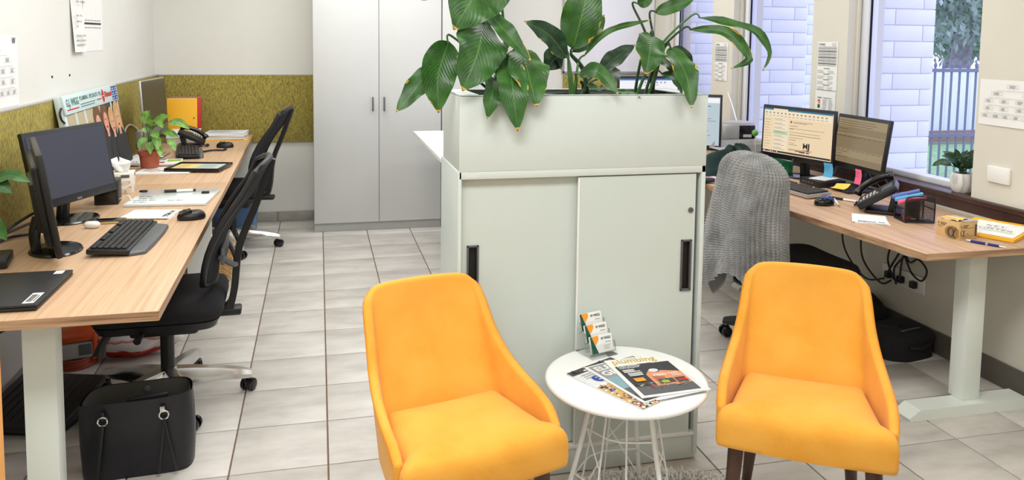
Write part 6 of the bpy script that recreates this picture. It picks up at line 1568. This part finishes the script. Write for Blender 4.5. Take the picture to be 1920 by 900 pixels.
# ---------------------------------------------------------------- office chair under the grey knitted throw
k_ch = make_office_chair('office_chair', 'black office chair mostly hidden under the grey knitted throw', [39, 111, 183, 255, 327], hard=M_black, back_tilt=0.14, seat_z=0.43)
k_ch.location = (2.215, 3.325, 0); k_ch.rotation_euler = (0, 0, HP)
for o in k_ch.children:
    if o.name.split('.')[0] in ('back_frame', 'back_mesh', 'spine', 'lumbar_support'):
        o.scale = (0.70, 0.72, 0.72); o.location = (0, 0.065, 0.13)
th_ = thing('knitted_throw', 'grey ribbed knitted throw draped over the back of an office chair', 'throw', (1.955, 3.30, 0.053))
th_.scale = (0.965, 0.965, 0.965)
def throw(u, v):
    a = u * 2 * PI; s_, c_ = math.sin(a), math.cos(a)
    hem = 0.33 + 0.07 * math.sin(a * 2 + 0.6) - 0.05 * math.sin(a * 3) + 0.03 * c_
    if v < 0.22:
        q = v / 0.22 * HP; k = math.sin(q) ** 0.8; z = 0.845 + 0.115 * math.cos(q); d = 0
    else:
        d = (v - 0.22) / 0.78; k = 1 + 0.16 * d; z = 0.845 + (hem - 0.845) * d
    fold = 1 + d * (0.10 * math.sin(5 * a + 1.0) + 0.07 * math.sin(9 * a + 2.2)) * (1.0 if s_ > -0.5 else 0.5)
    x = (0.098 + 0.05 * d) * k * fold * c_ - 0.05 * d + 0.02; y = 0.262 * k * (abs(s_) ** 0.85) * (1 if s_ > 0 else -1) * (1 + d * (0.05 * math.sin(7 * a)))
    if s_ > 0.5: x -= 0.10 * d * (s_ - 0.5); 
    return V((x, y, z))
NU, NVV = 300, 300
base_g = [[throw(i / NU, j / NVV) for j in range(NVV + 1)] for i in range(NU)]
vs_, fs_ = [], []
for i in range(NU):
    for j in range(NVV + 1):
        p_ = base_g[i][j]; du = base_g[(i + 1) % NU][j] - base_g[i - 1][j]; dv = base_g[i][min(j + 1, NVV)] - base_g[i][max(j - 1, 0)]
        n_ = du.cross(dv)
        n_ = n_.normalized() if n_.length > 1e-9 else V((0, 0, 1))
        a = i / NU * 2 * PI
        rib = math.sin(2 * PI * (i / NU * 44 + 1.5 * math.sin(j / NVV * 4))) if j > 8 else 0
        st = math.sin(2 * PI * j / NVV * 56 + (PI if int(i / NU * 92) % 2 else 0))
        vs_.append(p_ + n_ * (0.0055 * rib + 0.0030 * st))
for i in range(NU):
    for j in range(NVV):
        a0, b0_ = i * (NVV + 1) + j, ((i + 1) % NU) * (NVV + 1) + j; fs_.append((a0, b0_, b0_ + 1, a0 + 1))
me = bpy.data.meshes.new('knit'); me.from_pydata([tuple(v) for v in vs_], [], fs_); me.materials.append(M_knit); me.polygons.foreach_set('use_smooth', [True] * len(me.polygons))
o = bpy.data.objects.new('knit', me); COL.objects.link(o); o.parent = th_
bm = bmesh.new(); bm.from_mesh(me); bmesh.ops.recalc_face_normals(bm, faces=bm.faces); bm.to_mesh(me); bm.free()
# corner of the throw hanging lower at the far side
m = MB(); m.grid(lambda u, v: (-0.03 - 0.05 * v + 0.010 * math.sin(u * 7), 0.08 + 0.20 * u - 0.02 * v, 0.48 - (0.16 + 0.10 * (1 - abs(2 * u - 1))) * v), 30, 30)
o = m.build('hanging_corner', M_knit, th_); o.modifiers.new('thick', 'SOLIDIFY').thickness = 0.008

# ---------------------------------------------------------------- under the right desk
def softbag(label, loc, rz, d, seed):
    t = thing('black_bag', label, 'bag', loc, rz, None)
    def f(u, v):
        a = u * 2 * PI; c_, s_ = math.cos(a), math.sin(a)
        q = 1.0 if v < 0.7 else max(0.0, math.cos((v - 0.7) / 0.3 * HP)) ** 0.6
        n_ = 1 + 0.03 * math.sin(4 * a + seed) + 0.03 * math.sin(6 * v + 3 * a)
        return V((d[0] / 2 * q * n_ * abs(c_) ** 0.5 * (1 if c_ > 0 else -1), d[1] / 2 * q * n_ * abs(s_) ** 0.5 * (1 if s_ > 0 else -1), d[2] * min(1, v / 0.85) * (1 + 0.06 * math.sin(2 * a + seed))))
    m = MB(); m.grid(f, 48, 14, True); m.build('body', M_blackf, t, angle=70)
    m = MB(); m.tube(smooth_path([(-d[0] * 0.25, -d[1] * 0.50, d[2] * 0.55), (0, -d[1] * 0.56, d[2] * 0.50), (d[0] * 0.25, -d[1] * 0.50, d[2] * 0.55)], 6), 0.008, 8); m.build('handle', M_black, t)
    m = MB(); m.tube(smooth_path([(-d[0] * 0.42, -d[1] * 0.2, d[2] * 0.93), (0, -d[1] * 0.25, d[2] * 1.02), (d[0] * 0.42, -d[1] * 0.2, d[2] * 0.93)], 6), 0.004, 6); m.build('zip', M_grey, t)
softbag('black soft bag under the right hand desk, nearer the white desk leg', (2.745, 3.205, 0), math.radians(12), (0.30, 0.24, 0.125), 1)
softbag('black soft bag under the right hand desk, deeper against the wall', (2.74, 3.53, 0), math.radians(70), (0.27, 0.27, 0.17), 3)
o = thing('wall_outlet', 'white double power outlet low on the wall under the right hand desk', 'socket', (XR - 0.001, 3.38, 0.30))
BX((-0.006, 0, 0), (0.012, 0.30, 0.085), 0.003).build('plate', M_white, o)
for s in (-0.09, 0.0, 0.09): BX((-0.022, s, -0.005), (0.03, 0.035, 0.035), 0.005).build('plug', M_black, o)
tubes('power_cords', 'black cords looping down from the right hand desk to the outlet', 'cable', [
    [(2.82, 3.70, 0.685), (2.85, 3.80, 0.50), (2.868, 3.79, 0.34), (2.868, 3.62, 0.235), (2.868, 3.47, 0.275)],
    [(2.80, 3.60, 0.685), (2.86, 3.66, 0.48), (2.868, 3.64, 0.33), (2.868, 3.50, 0.245), (2.868, 3.42, 0.28)],
    [(2.80, 3.42, 0.685), (2.86, 3.42, 0.52), (2.868, 3.45, 0.38), (2.868, 3.40, 0.29)],
    [(2.80, 3.30, 0.685), (2.86, 3.34, 0.50), (2.868, 3.42, 0.36), (2.868, 3.46, 0.29)],
    [(2.80, 3.24, 0.685), (2.86, 3.30, 0.48), (2.868, 3.40, 0.35), (2.868, 3.38, 0.27)],
    [(2.80, 3.32, 0.66), (2.868, 3.31, 0.42), (2.868, 3.24, 0.44), (2.868, 3.18, 0.40), (2.868, 3.21, 0.34), (2.868, 3.28, 0.36), (2.868, 3.34, 0.43), (2.868, 3.36, 0.30)]], 0.005, M_black)



# orange laminate panel edge standing just inside the left frame edge
o = thing('orange_panel', 'orange laminate panel standing at the extreme left edge of the frame', 'panel', (-0.537, 1.33, 0))
BX((0, 0, 0.55), (0.024, 0.26, 1.10), 0.003).build('panel', mat('orange_laminate', (226, 158, 78), 0.5, var=0.05), o); BX((0, 0, 0.01), (0.03, 0.27, 0.02), 0.002).build('foot_strip', M_grey, o)
